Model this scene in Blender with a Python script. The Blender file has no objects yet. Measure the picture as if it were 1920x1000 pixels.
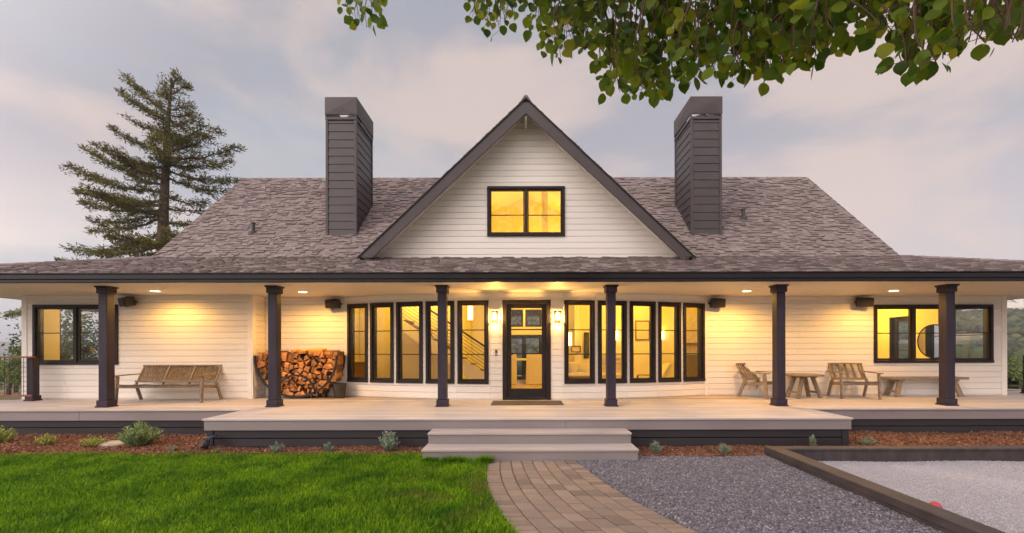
import bpy, bmesh, math, random
import numpy as np
from mathutils import Vector, Matrix, noise as mnoise
random.seed(7); RNG = np.random.default_rng(11)
S = bpy.context.scene
COL = S.collection

# ------------------------------------------------------------------ camera
CX, EYE, F = -0.075, 1.60, 820.0            # camera x, eye height, focal length in photo pixels
cam_d = bpy.data.cameras.new("camera"); cam = bpy.data.objects.new("camera", cam_d); COL.objects.link(cam)
cam_d.sensor_width = 36.0; cam_d.lens = F / 1920 * 36
cam_d.shift_x = -20.5 / 1920; cam_d.shift_y = 155 / 1920
cam_d.clip_start = 0.05; cam_d.clip_end = 20000
cam.location = (CX, 0, EYE); cam.rotation_euler = (math.pi / 2, 0.002, 0)
S.camera = cam

# ------------------------------------------------------------------ sky, sun, exposure
SUN_EL, SUN_AZ = math.radians(26), math.radians(-130)    # azimuth measured from +y (ahead) towards +x
sun_dir = Vector((math.sin(SUN_AZ) * math.cos(SUN_EL), math.cos(SUN_AZ) * math.cos(SUN_EL), math.sin(SUN_EL)))
W = bpy.data.worlds.new("World"); S.world = W; W.use_nodes = True
def build_world():
    nt = W.node_tree; nt.nodes.clear(); N = nt.nodes.new; L = nt.links.new
    out = N('ShaderNodeOutputWorld'); bg = N('ShaderNodeBackground')
    tc = N('ShaderNodeTexCoord')
    sep = N('ShaderNodeSeparateXYZ'); L(tc.outputs['Generated'], sep.inputs[0])
    # base dusk gradient by elevation
    ramp = N('ShaderNodeValToRGB'); L(sep.outputs['Z'], ramp.inputs[0])
    els = ramp.color_ramp.elements
    els[0].position = 0.0; els[0].color = (0.86, 0.70, 0.60, 1)
    els[1].position = 1.0; els[1].color = (0.40, 0.45, 0.55, 1)
    for p, c in ((0.10, (0.78, 0.69, 0.68, 1)), (0.25, (0.64, 0.58, 0.61, 1)), (0.40, (0.49, 0.47, 0.515, 1)), (0.62, (0.42, 0.43, 0.49, 1))):
        e = els.new(p); e.color = c
    # left part warmer and brighter near the horizon
    def mul(v, k): 
        m = N('ShaderNodeMath'); m.operation = 'MULTIPLY'; L(v, m.inputs[0]); m.inputs[1].default_value = k; return m.outputs[0]
    def mixc(f, a, b, blend='MIX'):
        m = N('ShaderNodeMix'); m.data_type = 'RGBA'; m.blend_type = blend
        if isinstance(f, (int, float)): m.inputs[0].default_value = f
        else: L(f, m.inputs[0])
        for s, v in ((6, a), (7, b)):
            if isinstance(v, tuple): m.inputs[s].default_value = v
            else: L(v, m.inputs[s])
        return m.outputs[2]
    def mapr(v, a, b, c=0.0, d=1.0):
        m = N('ShaderNodeMapRange'); L(v, m.inputs[0]); m.interpolation_type = 'SMOOTHSTEP'
        m.inputs[1].default_value = a; m.inputs[2].default_value = b; m.inputs[3].default_value = c; m.inputs[4].default_value = d
        return m.outputs[0]
    col = ramp.outputs[0]
    leftm = N('ShaderNodeMath'); leftm.operation = 'MULTIPLY'
    L(mapr(sep.outputs['X'], 0.0, -0.9), leftm.inputs[0]); L(mapr(sep.outputs['Z'], 0.34, 0.0), leftm.inputs[1])
    col = mixc(leftm.outputs[0], col, (1.50, 1.22, 1.04, 1))
    # soft clouds
    mp = N('ShaderNodeMapping'); L(tc.outputs['Generated'], mp.inputs[0]); mp.inputs['Scale'].default_value = (1.6, 1.6, 3.4); mp.inputs['Location'].default_value = (1.35, 0.2, 0.6)
    nz = N('ShaderNodeTexNoise'); L(mp.outputs[0], nz.inputs['Vector']); nz.inputs['Scale'].default_value = 1.5
    nz.inputs['Detail'].default_value = 7; nz.inputs['Roughness'].default_value = 0.52; nz.inputs['Distortion'].default_value = 0.25
    cl = mapr(nz.outputs[0], 0.47, 0.66)
    col = mixc(mul(cl, 0.62), col, (0.92, 0.71, 0.60, 1))
    nz2 = N('ShaderNodeTexNoise'); L(mp.outputs[0], nz2.inputs['Vector']); nz2.inputs['Scale'].default_value = 0.9; nz2.inputs['Detail'].default_value = 4
    bl = mapr(nz2.outputs[0], 0.47, 0.62)
    col = mixc(mul(bl, 0.6), col, (0.43, 0.51, 0.60, 1))
    # sunset glow behind the camera
    dv = N('ShaderNodeVectorMath'); dv.operation = 'DOT_PRODUCT'; L(tc.outputs['Generated'], dv.inputs[0])
    d = Vector((-0.52, -0.66, 0.62)).normalized(); dv.inputs[1].default_value = d
    glow = mapr(dv.outputs['Value'], 0.05, 0.98)
    col = mixc(glow, col, (2.55, 2.20, 2.15, 1))
    # physical sky underneath
    sky = N('ShaderNodeTexSky'); sky.sky_type = 'NISHITA'; sky.sun_disc = False
    sky.sun_elevation = SUN_EL; sky.sun_rotation = SUN_AZ % (2 * math.pi)
    sk = mixc(1.0, sky.outputs[0], (0.05, 0.05, 0.05, 1), 'MULTIPLY')
    ad = mixc(0.15, col, sk)
    L(ad, bg.inputs['Color']); bg.inputs['Strength'].default_value = 1.10
    L(bg.outputs[0], out.inputs['Surface'])
build_world()
sun_l = bpy.data.lights.new("sun", 'SUN'); sun = bpy.data.objects.new("sun", sun_l); COL.objects.link(sun)
sun_l.energy = 1.05; sun_l.angle = math.radians(24); sun_l.color = (1.0, 0.88, 0.82)
sun.rotation_euler = (-sun_dir).to_track_quat('-Z', 'Y').to_euler(); sun.location = (-8, -8, 12)
S.view_settings.view_transform = 'Standard'; S.view_settings.look = 'None'
S.view_settings.exposure = 0.0; S.view_settings.gamma = 1.0; S.view_settings.use_curve_mapping = False
S.cycles.use_denoising = True
S.cycles.max_bounces = 8; S.cycles.transparent_max_bounces = 16; S.cycles.sample_clamp_indirect = 6.0
WARM = (1.0, 0.56, 0.05)

# ------------------------------------------------------------------ helpers
def at(px, py, D):
    """a point seen at photo pixel (px, py) when it stands D metres ahead"""
    py = py - (980.5 - px) * 0.002
    return Vector((CX + (px - 980.5) * D / F, D, EYE + (655 - py) * D / F))
def atx(px, D): return CX + (px - 980.5) * D / F

class MB:
    def __init__(s): s.v = []; s.f = []; s.m = []
    def add(s, vs, fs, mi=0):
        b = len(s.v); s.v += [tuple(v) for v in vs]
        s.f += [tuple(i + b for i in f) for f in fs]; s.m += [mi] * len(fs); return s
    def hexa(s, p, mi=0):   # p: bottom 4 (ccw from above), top 4
        return s.add(p, [(3, 2, 1, 0), (4, 5, 6, 7), (0, 1, 5, 4), (1, 2, 6, 5), (2, 3, 7, 6), (3, 0, 4, 7)], mi)
    def box(s, x0, x1, y0, y1, z0, z1, mi=0):
        return s.hexa([(x0, y0, z0), (x1, y0, z0), (x1, y1, z0), (x0, y1, z0), (x0, y0, z1), (x1, y0, z1), (x1, y1, z1), (x0, y1, z1)], mi)
    def pbox(s, P, u0, u1, d0, d1, z0, z1, mi=0):   # d outward; d0<d1
        return s.hexa([P.pt(u0, d1, z0), P.pt(u1, d1, z0), P.pt(u1, d0, z0), P.pt(u0, d0, z0),
                       P.pt(u0, d1, z1), P.pt(u1, d1, z1), P.pt(u1, d0, z1), P.pt(u0, d0, z1)], mi)
    def bar(s, a, b, w, h, up=(0, 0, 1), mi=0):      # rectangular bar a->b
        a = Vector(a); b = Vector(b); t = (b - a).normalized(); up = Vector(up)
        sd = t.cross(up)
        if sd.length < 1e-4: sd = t.cross(Vector((0, 1, 0)))
        sd.normalize(); u = sd.cross(t).normalized(); sd *= w / 2; u *= h / 2
        return s.hexa([a - sd - u, a + sd - u, b + sd - u, b - sd - u, a - sd + u, a + sd + u, b + sd + u, b - sd + u], mi)
    def tube(s, pts, rad, n=8, mi=0, cap=True):
        pts = [Vector(p) for p in pts]
        if isinstance(rad, (int, float)): rad = [rad] * len(pts)
        base = len(s.v); fs = []; prev = None; vs = []
        for i, p in enumerate(pts):
            t = (pts[min(i + 1, len(pts) - 1)] - pts[max(i - 1, 0)]).normalized()
            if prev is None:
                sd = t.cross(Vector((0, 0, 1)))
                if sd.length < 1e-3: sd = t.cross(Vector((1, 0, 0)))
            else: sd = prev - t * prev.dot(t)
            sd.normalize(); prev = sd; u = t.cross(sd)
            for k in range(n):
                a = 2 * math.pi * k / n; vs.append(p + (sd * math.cos(a) + u * math.sin(a)) * rad[i])
        for i in range(len(pts) - 1):
            for k in range(n):
                fs.append((i * n + k, i * n + (k + 1) % n, (i + 1) * n + (k + 1) % n, (i + 1) * n + k))
        if cap: fs += [tuple(range(n - 1, -1, -1)), tuple((len(pts) - 1) * n + k for k in range(n))]
        return s.add(vs, fs, mi)
    def lathe(s, c, prof, n=20, mi=0):               # prof: list of (r, z)
        c = Vector(c); vs = []; fs = []
        for r, z in prof:
            for k in range(n):
                a = 2 * math.pi * k / n; vs.append(c + Vector((r * math.cos(a), r * math.sin(a), z)))
        for i in range(len(prof) - 1):
            for k in range(n):
                fs.append((i * n + k, i * n + (k + 1) % n, (i + 1) * n + (k + 1) % n, (i + 1) * n + k))
        fs += [tuple(range(n - 1, -1, -1)), tuple((len(prof) - 1) * n + k for k in range(n))]
        return s.add(vs, fs, mi)
    def prism(s, poly, ext, mi=0, mi_side=None):     # poly 3D list, ext Vector
        n = len(poly); ext = Vector(ext); poly = [Vector(p) for p in poly]
        b = len(s.v); s.v += [tuple(p) for p in poly] + [tuple(p + ext) for p in poly]
        s.f += [tuple(range(b, b + n)), tuple(range(b + 2 * n - 1, b + n - 1, -1))]; s.m += [mi, mi]
        for k in range(n):
            s.f.append((b + k, b + n + k, b + n + (k + 1) % n, b + (k + 1) % n)); s.m.append(mi if mi_side is None else mi_side)
        return s
    def build(s, name, mats, parent=None, bevel=0, smooth=False, M=None, fix=True):
        me = bpy.data.meshes.new(name)
        vs = s.v
        inv = None
        if parent is not None:
            r = parent
            while r.parent is not None: r = r.parent
            if 'world' in r: inv = Matrix.LocRotScale(r.location, r.rotation_euler, None).inverted()
        if inv is not None: vs = [tuple(inv @ Vector(v)) for v in vs]
        me.from_pydata(vs, [], s.f)
        mats = mats if isinstance(mats, (list, tuple)) else [mats]
        for m in mats: me.materials.append(m)
        if len(mats) > 1: me.polygons.foreach_set('material_index', s.m)
        if fix or bevel:
            bm = bmesh.new(); bm.from_mesh(me)
            if fix: bmesh.ops.recalc_face_normals(bm, faces=bm.faces)
            if bevel: bmesh.ops.bevel(bm, geom=bm.edges[:], offset=bevel, segments=1 if bevel < 0.02 else 2, affect='EDGES', clamp_overlap=True)
            bm.to_mesh(me); bm.free()
        if smooth:
            me.polygons.foreach_set('use_smooth', [True] * len(me.polygons))
        me.update()
        o = bpy.data.objects.new(name, me); COL.objects.link(o)
        if parent is not None: o.parent = parent
        return o
class Panel:
    def __init__(s, A, B):
        s.A = Vector((A[0], A[1])); s.B = Vector((B[0], B[1])); s.L = (s.B - s.A).length
        s.u = (s.B - s.A) / s.L; s.n = Vector((s.u.y, -s.u.x))
    def pt(s, u, d, z):
        p = s.A + s.u * u + s.n * d; return Vector((p.x, p.y, z))

def tag(o, label=None, cat=None, group=None, kind=None):
    if label: o['label'] = label
    if cat: o['category'] = cat
    if group: o['group'] = group
    if kind: o['kind'] = kind
    return o
def empty(name, loc=(0, 0, 0), rz=0, label=None, cat=None, group=None, world=False):
    o = bpy.data.objects.new(name, None); COL.objects.link(o); o.location = loc; o.rotation_euler = (0, 0, rz)
    o.empty_display_size = 0.1
    if world: o['world'] = 1        # its parts are written in world coordinates
    return tag(o, label, cat, group)
def copy_tree(o, parent=None):
    c = o.copy(); COL.objects.link(c)
    if parent is not None: c.parent = parent
    for ch in [x for x in o.children]: copy_tree(ch, c)
    return c
def raw_mesh(name, V, polys_flat, sizes, mats, parent=None, smooth=False):
    """fast mesh from numpy arrays; polys_flat = vertex indices, sizes = verts per face"""
    me = bpy.data.meshes.new(name); V = np.asarray(V, np.float32).reshape(-1, 3)
    if parent is not None and 'world' in parent: V = V - np.array(parent.location, np.float32)
    me.vertices.add(len(V)); me.vertices.foreach_set('co', V.ravel())
    pf = np.asarray(polys_flat, np.int32).ravel(); sizes = np.asarray(sizes, np.int32)
    me.loops.add(len(pf)); me.loops.foreach_set('vertex_index', pf)
    me.polygons.add(len(sizes)); st = np.zeros(len(sizes), np.int32); st[1:] = np.cumsum(sizes)[:-1]
    me.polygons.foreach_set('loop_start', st); me.polygons.foreach_set('loop_total', sizes)
    if smooth: me.polygons.foreach_set('use_smooth', np.ones(len(sizes), bool))
    me.update(calc_edges=True); me.validate()
    for m in (mats if isinstance(mats, (list, tuple)) else [mats]): me.materials.append(m)
    o = bpy.data.objects.new(name, me); COL.objects.link(o)
    if parent is not None: o.parent = parent
    return o

# ------------------------------------------------------------------ materials
def mat(name, c1, c2=None, rough=0.6, scale=4.0, stretch=(1, 1, 1), bump=0.0, bscale=40.0, metal=0.0, island=0.0, c3=None,
        island_ramp=None, detail=4, spec=0.4, trans=0.0, objrand=0.0, bdist=0.01):
    m = bpy.data.materials.new(name); m.use_nodes = True; nt = m.node_tree; N = nt.nodes.new; L = nt.links.new
    b = nt.nodes['Principled BSDF']; b.inputs['Roughness'].default_value = rough; b.inputs['Metallic'].default_value = metal
    b.inputs['Specular IOR Level'].default_value = spec
    c1 = (*c1, 1); c2 = (*(c2 or c1[:3]), 1)
    tc = N('ShaderNodeTexCoord'); mp = N('ShaderNodeMapping'); L(tc.outputs['Object'], mp.inputs[0]); mp.inputs['Scale'].default_value = stretch
    nz = N('ShaderNodeTexNoise'); L(mp.outputs[0], nz.inputs['Vector']); nz.inputs['Scale'].default_value = scale; nz.inputs['Detail'].default_value = detail
    rp = N('ShaderNodeValToRGB'); L(nz.outputs[0], rp.inputs[0]); rp.color_ramp.elements[0].position = 0.32; rp.color_ramp.elements[1].position = 0.68
    rp.color_ramp.elements[0].color = c1; rp.color_ramp.elements[1].color = c2
    col = rp.outputs[0]
    rnd = None
    if island: rnd = N('ShaderNodeNewGeometry').outputs['Random Per Island']; k = island
    if objrand: rnd = N('ShaderNodeObjectInfo').outputs['Random']; k = objrand
    if rnd is not None:
        if island_ramp:
            r2 = N('ShaderNodeValToRGB'); L(rnd, r2.inputs[0]); r2.color_ramp.interpolation = 'LINEAR'
            e = r2.color_ramp.elements
            e[0].position = 0; e[0].color = (*island_ramp[0], 1); e[1].position = 1; e[1].color = (*island_ramp[-1], 1)
            for i, c in enumerate(island_ramp[1:-1]):
                x = e.new((i + 1) / (len(island_ramp) - 1)); x.color = (*c, 1)
            mx = N('ShaderNodeMix'); mx.data_type = 'RGBA'; mx.inputs[0].default_value = k
            L(col, mx.inputs[6]); L(r2.outputs[0], mx.inputs[7]); col = mx.outputs[2]
        else:
            mr = N('ShaderNodeMapRange'); L(rnd, mr.inputs[0]); mr.inputs[3].default_value = 1 - k; mr.inputs[4].default_value = 1 + k
            hs = N('ShaderNodeHueSaturation'); L(col, hs.inputs['Color']); L(mr.outputs[0], hs.inputs['Value']); col = hs.outputs[0]
    L(col, b.inputs['Base Color'])
    if bump:
        n2 = N('ShaderNodeTexNoise'); L(mp.outputs[0], n2.inputs['Vector']); n2.inputs['Scale'].default_value = bscale; n2.inputs['Detail'].default_value = 5
        bp = N('ShaderNodeBump'); L(n2.outputs[0], bp.inputs['Height']); bp.inputs['Strength'].default_value = bump; bp.inputs['Distance'].default_value = bdist
        L(bp.outputs[0], b.inputs['Normal'])
    if trans:
        out = nt.nodes['Material Output']; tr = N('ShaderNodeBsdfTranslucent'); L(col, tr.inputs[0])
        ms = N('ShaderNodeMixShader'); ms.inputs[0].default_value = trans; L(b.outputs[0], ms.inputs[1]); L(tr.outputs[0], ms.inputs[2]); L(ms.outputs[0], out.inputs[0])
    return m
def emit(name, c, strength):
    m = bpy.data.materials.new(name); m.use_nodes = True; nt = m.node_tree
    b = nt.nodes['Principled BSDF']; b.inputs['Base Color'].default_value = (*c, 1)
    b.inputs['Emission Color'].default_value = (*c, 1); b.inputs['Emission Strength'].default_value = strength
    return m
def glass_mat(name='window_glass', ior=1.5, tint=(0.97, 0.98, 0.97), k=1.0):
    m = bpy.data.materials.new(name); m.use_nodes = True; nt = m.node_tree; N = nt.nodes.new; L = nt.links.new
    nt.nodes.remove(nt.nodes['Principled BSDF']); out = nt.nodes['Material Output']
    lw_ = N('ShaderNodeLayerWeight'); lw_.inputs[0].default_value = 0.5
    pw = N('ShaderNodeMath'); pw.operation = 'POWER'; L(lw_.outputs['Facing'], pw.inputs[0]); pw.inputs[1].default_value = 4.0
    fr = N('ShaderNodeMapRange'); L(pw.outputs[0], fr.inputs[0]); fr.inputs[3].default_value = 0.025 * k; fr.inputs[4].default_value = 0.9
    tr = N('ShaderNodeBsdfTransparent'); tr.inputs[0].default_value = (*tint, 1)
    gl = N('ShaderNodeBsdfGlossy'); gl.inputs['Roughness'].default_value = 0.02
    mx = N('ShaderNodeMixShader'); L(fr.outputs[0], mx.inputs[0]); L(tr.outputs[0], mx.inputs[1]); L(gl.outputs[0], mx.inputs[2]); L(mx.outputs[0], out.inputs[0])
    return m
M_SIDING = mat('siding_paint', (0.775, 0.73, 0.665), (0.815, 0.77, 0.705), 0.5, 1.5, bump=0.08, bscale=60, stretch=(0.15, 1, 1), island=0.035)
M_TRIMW = mat('cream_trim_paint', (0.80, 0.76, 0.69), (0.83, 0.79, 0.73), 0.5, 2)
M_SOFFIT = mat('soffit_paint', (0.70, 0.63, 0.52), (0.75, 0.68, 0.57), 0.55, 1.2, stretch=(0.2, 1, 1), bump=0.06, bscale=8)
M_DARK = mat('dark_trim_paint', (0.018, 0.014, 0.014), (0.026, 0.020, 0.021), 0.42, 6, bump=0.05, bscale=90, spec=0.2)
M_COLUMN = mat('column_paint', (0.029, 0.021, 0.031), (0.042, 0.031, 0.045), 0.5, 5, stretch=(1, 1, 0.3), bump=0.18, bscale=60, spec=0.25)
M_CHIM = mat('chimney_paint', (0.048, 0.038, 0.040), (0.060, 0.048, 0.051), 0.42, 3, bump=0.06, bscale=50, island=0.06, spec=0.42)
M_FASCIA = mat('rake_paint', (0.056, 0.045, 0.045), (0.070, 0.056, 0.056), 0.5, 3, bump=0.06, bscale=50)
M_GUTTER = mat('gutter_paint', (0.011, 0.008, 0.010), (0.016, 0.012, 0.015), 0.35, 3, spec=0.25)
M_SHINGLE = mat('roof_shingle', (0.175, 0.140, 0.130), (0.26, 0.212, 0.20), 0.9, 2.2, bump=0.5, bscale=120, island=0.62,
                island_ramp=[(0.120, 0.094, 0.089), (0.215, 0.165, 0.143), (0.25, 0.208, 0.205), (0.160, 0.130, 0.126), (0.31, 0.262, 0.245)], spec=0.25)
M_SLAB = mat('roof_underlay', (0.06, 0.05, 0.05), None, 0.9)
M_DECK = mat('deck_boards', (0.42, 0.375, 0.35), (0.52, 0.47, 0.44), 0.6, 3.0, stretch=(0.4, 2, 1), bump=0.15, bscale=60, island=0.13)
M_TREAD = mat('step_boards', (0.32, 0.285, 0.27), (0.39, 0.35, 0.335), 0.6, 3.0, stretch=(0.4, 2, 1), bump=0.15, bscale=60, island=0.08)
M_FASCD = mat('deck_fascia', (0.23, 0.195, 0.19), (0.275, 0.235, 0.23), 0.6, 3, stretch=(0.3, 1, 1), bump=0.12, bscale=50)
M_SKIRT = mat('skirting_paint', (0.024, 0.020, 0.023), (0.034, 0.029, 0.033), 0.5, 3, stretch=(0.3, 1, 1), bump=0.1, bscale=60, island=0.12)
M_GLASS = glass_mat()
M_INT = mat('interior_paint', (0.80, 0.74, 0.60), (0.82, 0.76, 0.63), 0.7, 2)
M_INTF = mat('interior_floor', (0.42, 0.30, 0.18), (0.50, 0.37, 0.24), 0.35, 3, stretch=(0.4, 6, 1), island=0.1)
M_TEAK = mat('weathered_teak', (0.185, 0.140, 0.098), (0.29, 0.225, 0.16), 0.6, 10, stretch=(1, 1, 1), bump=0.2, bscale=60)
M_ROPE = mat('woven_rope', (0.13, 0.09, 0.048), (0.22, 0.155, 0.085), 0.8, 25, bump=0.4, bscale=120, island=0.3)
M_LOGEND = mat('split_wood', (0.42, 0.155, 0.040), (0.62, 0.28, 0.085), 0.75, 14, bump=0.5, bscale=45, objrand=0.45)
M_BARK = mat('log_bark', (0.12, 0.065, 0.035), (0.28, 0.14, 0.06), 0.9, 12, bump=0.7, bscale=30, objrand=0.4)
M_BLACK = mat('black_steel', (0.022, 0.020, 0.020), (0.03, 0.028, 0.028), 0.45, 8, metal=0.3)
M_MATT = mat('black_plastic', (0.028, 0.024, 0.024), (0.035, 0.03, 0.03), 0.5, 8)
M_BRONZE = mat('lantern_metal', (0.16, 0.10, 0.05), (0.20, 0.13, 0.07), 0.4, 8, metal=0.7)
M_BULB = emit('lit_bulb', (1.0, 0.72, 0.32), 14)
M_DOWN = emit('lit_downlight', (1.0, 0.80, 0.45), 8)
M_SCONCE = emit('lit_sconce_shade', (1.0, 0.66, 0.24), 5)
M_CLOTH = mat('cream_fabric', (0.66, 0.58, 0.44), (0.72, 0.64, 0.50), 0.9, 12, bump=0.3, bscale=200)
M_WOODD = mat('dark_wood', (0.14, 0.075, 0.035), (0.20, 0.11, 0.055), 0.5, 8, stretch=(0.3, 3, 1))
M_REDRAIL = mat('red_stained_rail', (0.20, 0.065, 0.035), (0.26, 0.09, 0.05), 0.5, 8)
# ------------------------------------------------------------------ the house
DZ = 0.48                                    # deck level
SOF = EYE + 1.25                             # porch ceiling
YW, YR = 9.98, 10.45                         # wall of the left wing, recessed walls
PZ = 0.945                                   # main roof pitch
house = empty('farmhouse', (0, 10, 0), 0, 'cream horizontal-board farmhouse with steep grey shingle roof and lit windows', 'house', world=True)

def siding(mb, P, L, z0, z1, openings=(), h=0.136, gap=0.009, d=0.022, u0=0.0, tilt=0.0):
    zs = []; z = z0
    while z < z1 - 0.02: zs.append((z, min(z + h - gap, z1))); z += h
    def put(xa, xb, c0, c1, jt):
        for j_ in jt:
            if xa + .2 < j_ < xb - .2: mb.pbox(P, xa, j_ - .0015, 0.0, d, c0, c1); xa = j_ + .0015
        mb.pbox(P, xa, xb, 0.0, d, c0, c1)
    for a, b in zs:
        jt = [random.uniform(.8, 3.6)]
        while jt[-1] < L: jt.append(jt[-1] + random.uniform(2.4, 4.2))
        cuts = sorted({a, b} | {o[2] for o in openings if a < o[2] < b} | {o[3] for o in openings if a < o[3] < b})
        for c0, c1 in zip(cuts[:-1], cuts[1:]):
            if c1 - c0 < 0.004: continue
            mid = (c0 + c1) / 2; x = u0
            for o in sorted([o for o in openings if o[2] < mid < o[3]]):
                if o[0] > x + 0.002: put(x, o[0], c0, c1, jt)
                x = max(x, o[1])
            if x < L - 0.002: put(x, L, c0, c1, jt)
def backing(mb, P, L, z0, z1, openings=(), t=0.16, u0=0.0):
    cuts = sorted({z0, z1} | {o[2] for o in openings} | {o[3] for o in openings})
    for c0, c1 in zip(cuts[:-1], cuts[1:]):
        mid = (c0 + c1) / 2; x = u0
        for o in sorted([o for o in openings if o[2] < mid < o[3]]):
            if o[0] > x + 0.002: mb.pbox(P, x, o[0], -t, -0.002, c0, c1)
            x = max(x, o[1])
        if x < L - 0.002: mb.pbox(P, x, L, -t, -0.002, c0, c1)

def window(P, u0, u1, z0, z1, splits=(), bars=(0.5,), casing=0.06, label=None, outd=0.05, frame=0.042, mat_c=None, parent=None):
    """casing around the opening > sash for each light (bars inside), glass pane"""
    parent = parent or house; mc = mat_c or M_DARK
    m = MB(); c = casing
    m.pbox(P, u0, u1, -0.02, outd, z1 - c, z1); m.pbox(P, u0, u1, -0.02, outd + 0.012, z0, z0 + c)
    m.pbox(P, u0, u0 + c, -0.02, outd, z0 + c, z1 - c); m.pbox(P, u1 - c, u1, -0.02, outd, z0 + c, z1 - c)
    # inner lining
    for a, b, e, f in ((u0 + 0.01, u0 + c - .004, z0 + .01, z1 - .01), (u1 - c + .004, u1 - 0.01, z0 + .01, z1 - .01)): m.pbox(P, a, b, -0.15, -0.022, e, f)
    for e, f in ((z0 + .01, z0 + c - .004), (z1 - c + .004, z1 - .01)): m.pbox(P, u0 + c, u1 - c, -0.15, -0.022, e, f)
    edges = [u0 + c] + [u0 + (u1 - u0) * s for s in splits] + [u1 - c]
    for s in splits:
        x = u0 + (u1 - u0) * s; m.pbox(P, x - 0.028, x + 0.028, -0.02, outd - 0.006, z0 + c, z1 - c)
    w = m.build('window', mc, parent, bevel=0.004)
    if label: w['label'] = label
    for i, (a, b) in enumerate(zip(edges[:-1], edges[1:])):
        if i > 0: a += 0.028
        if i < len(edges) - 2: b -= 0.028
        a += 0.003; b -= 0.003; q0, q1 = z0 + c + 0.003, z1 - c - 0.003; t = frame
        k = MB(); d0, d1 = -0.035, 0.018
        k.pbox(P, a, b, d0, d1, q1 - t, q1); k.pbox(P, a, b, d0, d1, q0, q0 + t * 1.1)
        k.pbox(P, a, a + t, d0, d1, q0 + t * 1.1, q1 - t); k.pbox(P, b - t, b, d0, d1, q0 + t * 1.1, q1 - t)
        for f in bars:
            z = q1 - t - f * (q1 - q0 - 2.1 * t); k.pbox(P, a + t, b - t, -0.016, 0.004, z - 0.010, z + 0.010)
        k.build('sash', mc, w, bevel=0.003)
        g = MB(); g.pbox(P, a + t * .5, b - t * .5, -0.010, -0.004, q0 + t * .5, q1 - t * .5); g.build('pane', M_GLASS, w)
    return w

# ---- front walls
wall_mb, back_mb, trim_mb = MB(), MB(), MB()
X_WL, X_WR, X_RR = -11.46, -6.25, 11.44
Pw = Panel((X_WL, YW), (X_WR, YW)); lw = Pw.L
def ux(px, D, P): return atx(px, D) - P.A.x
lwo = (ux(64.6, YW, Pw), ux(224, YW, Pw), EYE - 0.335, EYE + 1.035)
siding(wall_mb, Pw, lw - 0.10, DZ + 0.03, SOF - 0.10, [lwo], u0=0.10)
backing(back_mb, Pw, lw, DZ, SOF, [(lwo[0] + .02, lwo[1] - .02, lwo[2] + .02, lwo[3] - .02)])
trim_mb.pbox(Pw, -0.024, 0.096, 0, 0.032, DZ, SOF); trim_mb.pbox(Pw, lw - 0.096, lw, 0, 0.032, DZ, SOF)
trim_mb.pbox(Pw, 0.096, lw - 0.096, 0, 0.027, SOF - 0.097, SOF - 0.002)
window(Pw, *lwo, splits=(0.5,), bars=(0.47,), label='two-light dark window beside the porch corner with a desk lamp behind')
# side of the wing facing the recess
Ps = Panel((X_WR, YW + 0.002), (X_WR, YR)); siding(wall_mb, Ps, Ps.L, DZ + 0.03, SOF - 0.10, u0=0.095); backing(back_mb, Ps, Ps.L - .02, DZ, SOF, u0=.17)
trim_mb.pbox(Ps, -0.03, 0.093, 0, 0.030, DZ, SOF); trim_mb.pbox(Ps, 0.095, Ps.L - .03, 0, 0.026, SOF - 0.097, SOF - 0.002)
# recess left, wall right
BX0, BX1 = -4.27, 4.27
Pl = Panel((X_WR, YR), (BX0, YR)); siding(wall_mb, Pl, Pl.L - .05, DZ + 0.03, SOF - 0.10, u0=0.03); backing(back_mb, Pl, Pl.L, DZ, SOF)
trim_mb.pbox(Pl, 0.03, Pl.L - .05, 0, 0.027, SOF - 0.097, SOF - 0.002); trim_mb.pbox(Pl, Pl.L - .048, Pl.L, 0, 0.03, DZ, SOF)
Pr = Panel((BX1, YR), (X_RR, YR)); lr = Pr.L
rwo = (ux(1636.5, YR, Pr), ux(1859.5, YR, Pr), EYE - 0.345, EYE + 1.045)
siding(wall_mb, Pr, lr - 0.10, DZ + 0.03, SOF - 0.10, [rwo], u0=0.05)
backing(back_mb, Pr, lr, DZ, SOF, [(rwo[0] + .02, rwo[1] - .02, rwo[2] + .02, rwo[3] - .02)])
trim_mb.pbox(Pr, 0, 0.048, 0, 0.03, DZ, SOF); trim_mb.pbox(Pr, lr - 0.096, lr + 0.024, 0, 0.032, DZ, SOF)
trim_mb.pbox(Pr, 0.05, lr - 0.096, 0, 0.027, SOF - 0.097, SOF - 0.002)
window(Pr, *rwo, splits=(0.333, 0.667), bars=(0.49,), label='three-light dark window above the plank bench')
# side walls and back of the house
YB = 16.0
for P in (Panel((X_RR, YR + .03), (X_RR, YB)), Panel((X_WL, YB), (X_WL, YW + .03))):
    so = [(2.7, 5.42, 1.22, 2.72)] if P.A.x < 0 else [(.16, 1.5, 1.15, 2.72), (2.2, 3.1, DZ, 2.58)]
    siding(wall_mb, P, P.L, DZ - .3, SOF - .02, so, u0=.1); backing(back_mb, P, P.L, DZ - .3, SOF, [(o[0] + .02, o[1] - .02, o[2] + .02, o[3] - .02) for o in so])
    for o_ in so: window(P, *o_, splits=(0.5,) if o_[1] - o_[0] > 2 else (), bars=(0.5,), frame=.05 if o_[2] > 1 else .10)
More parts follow.
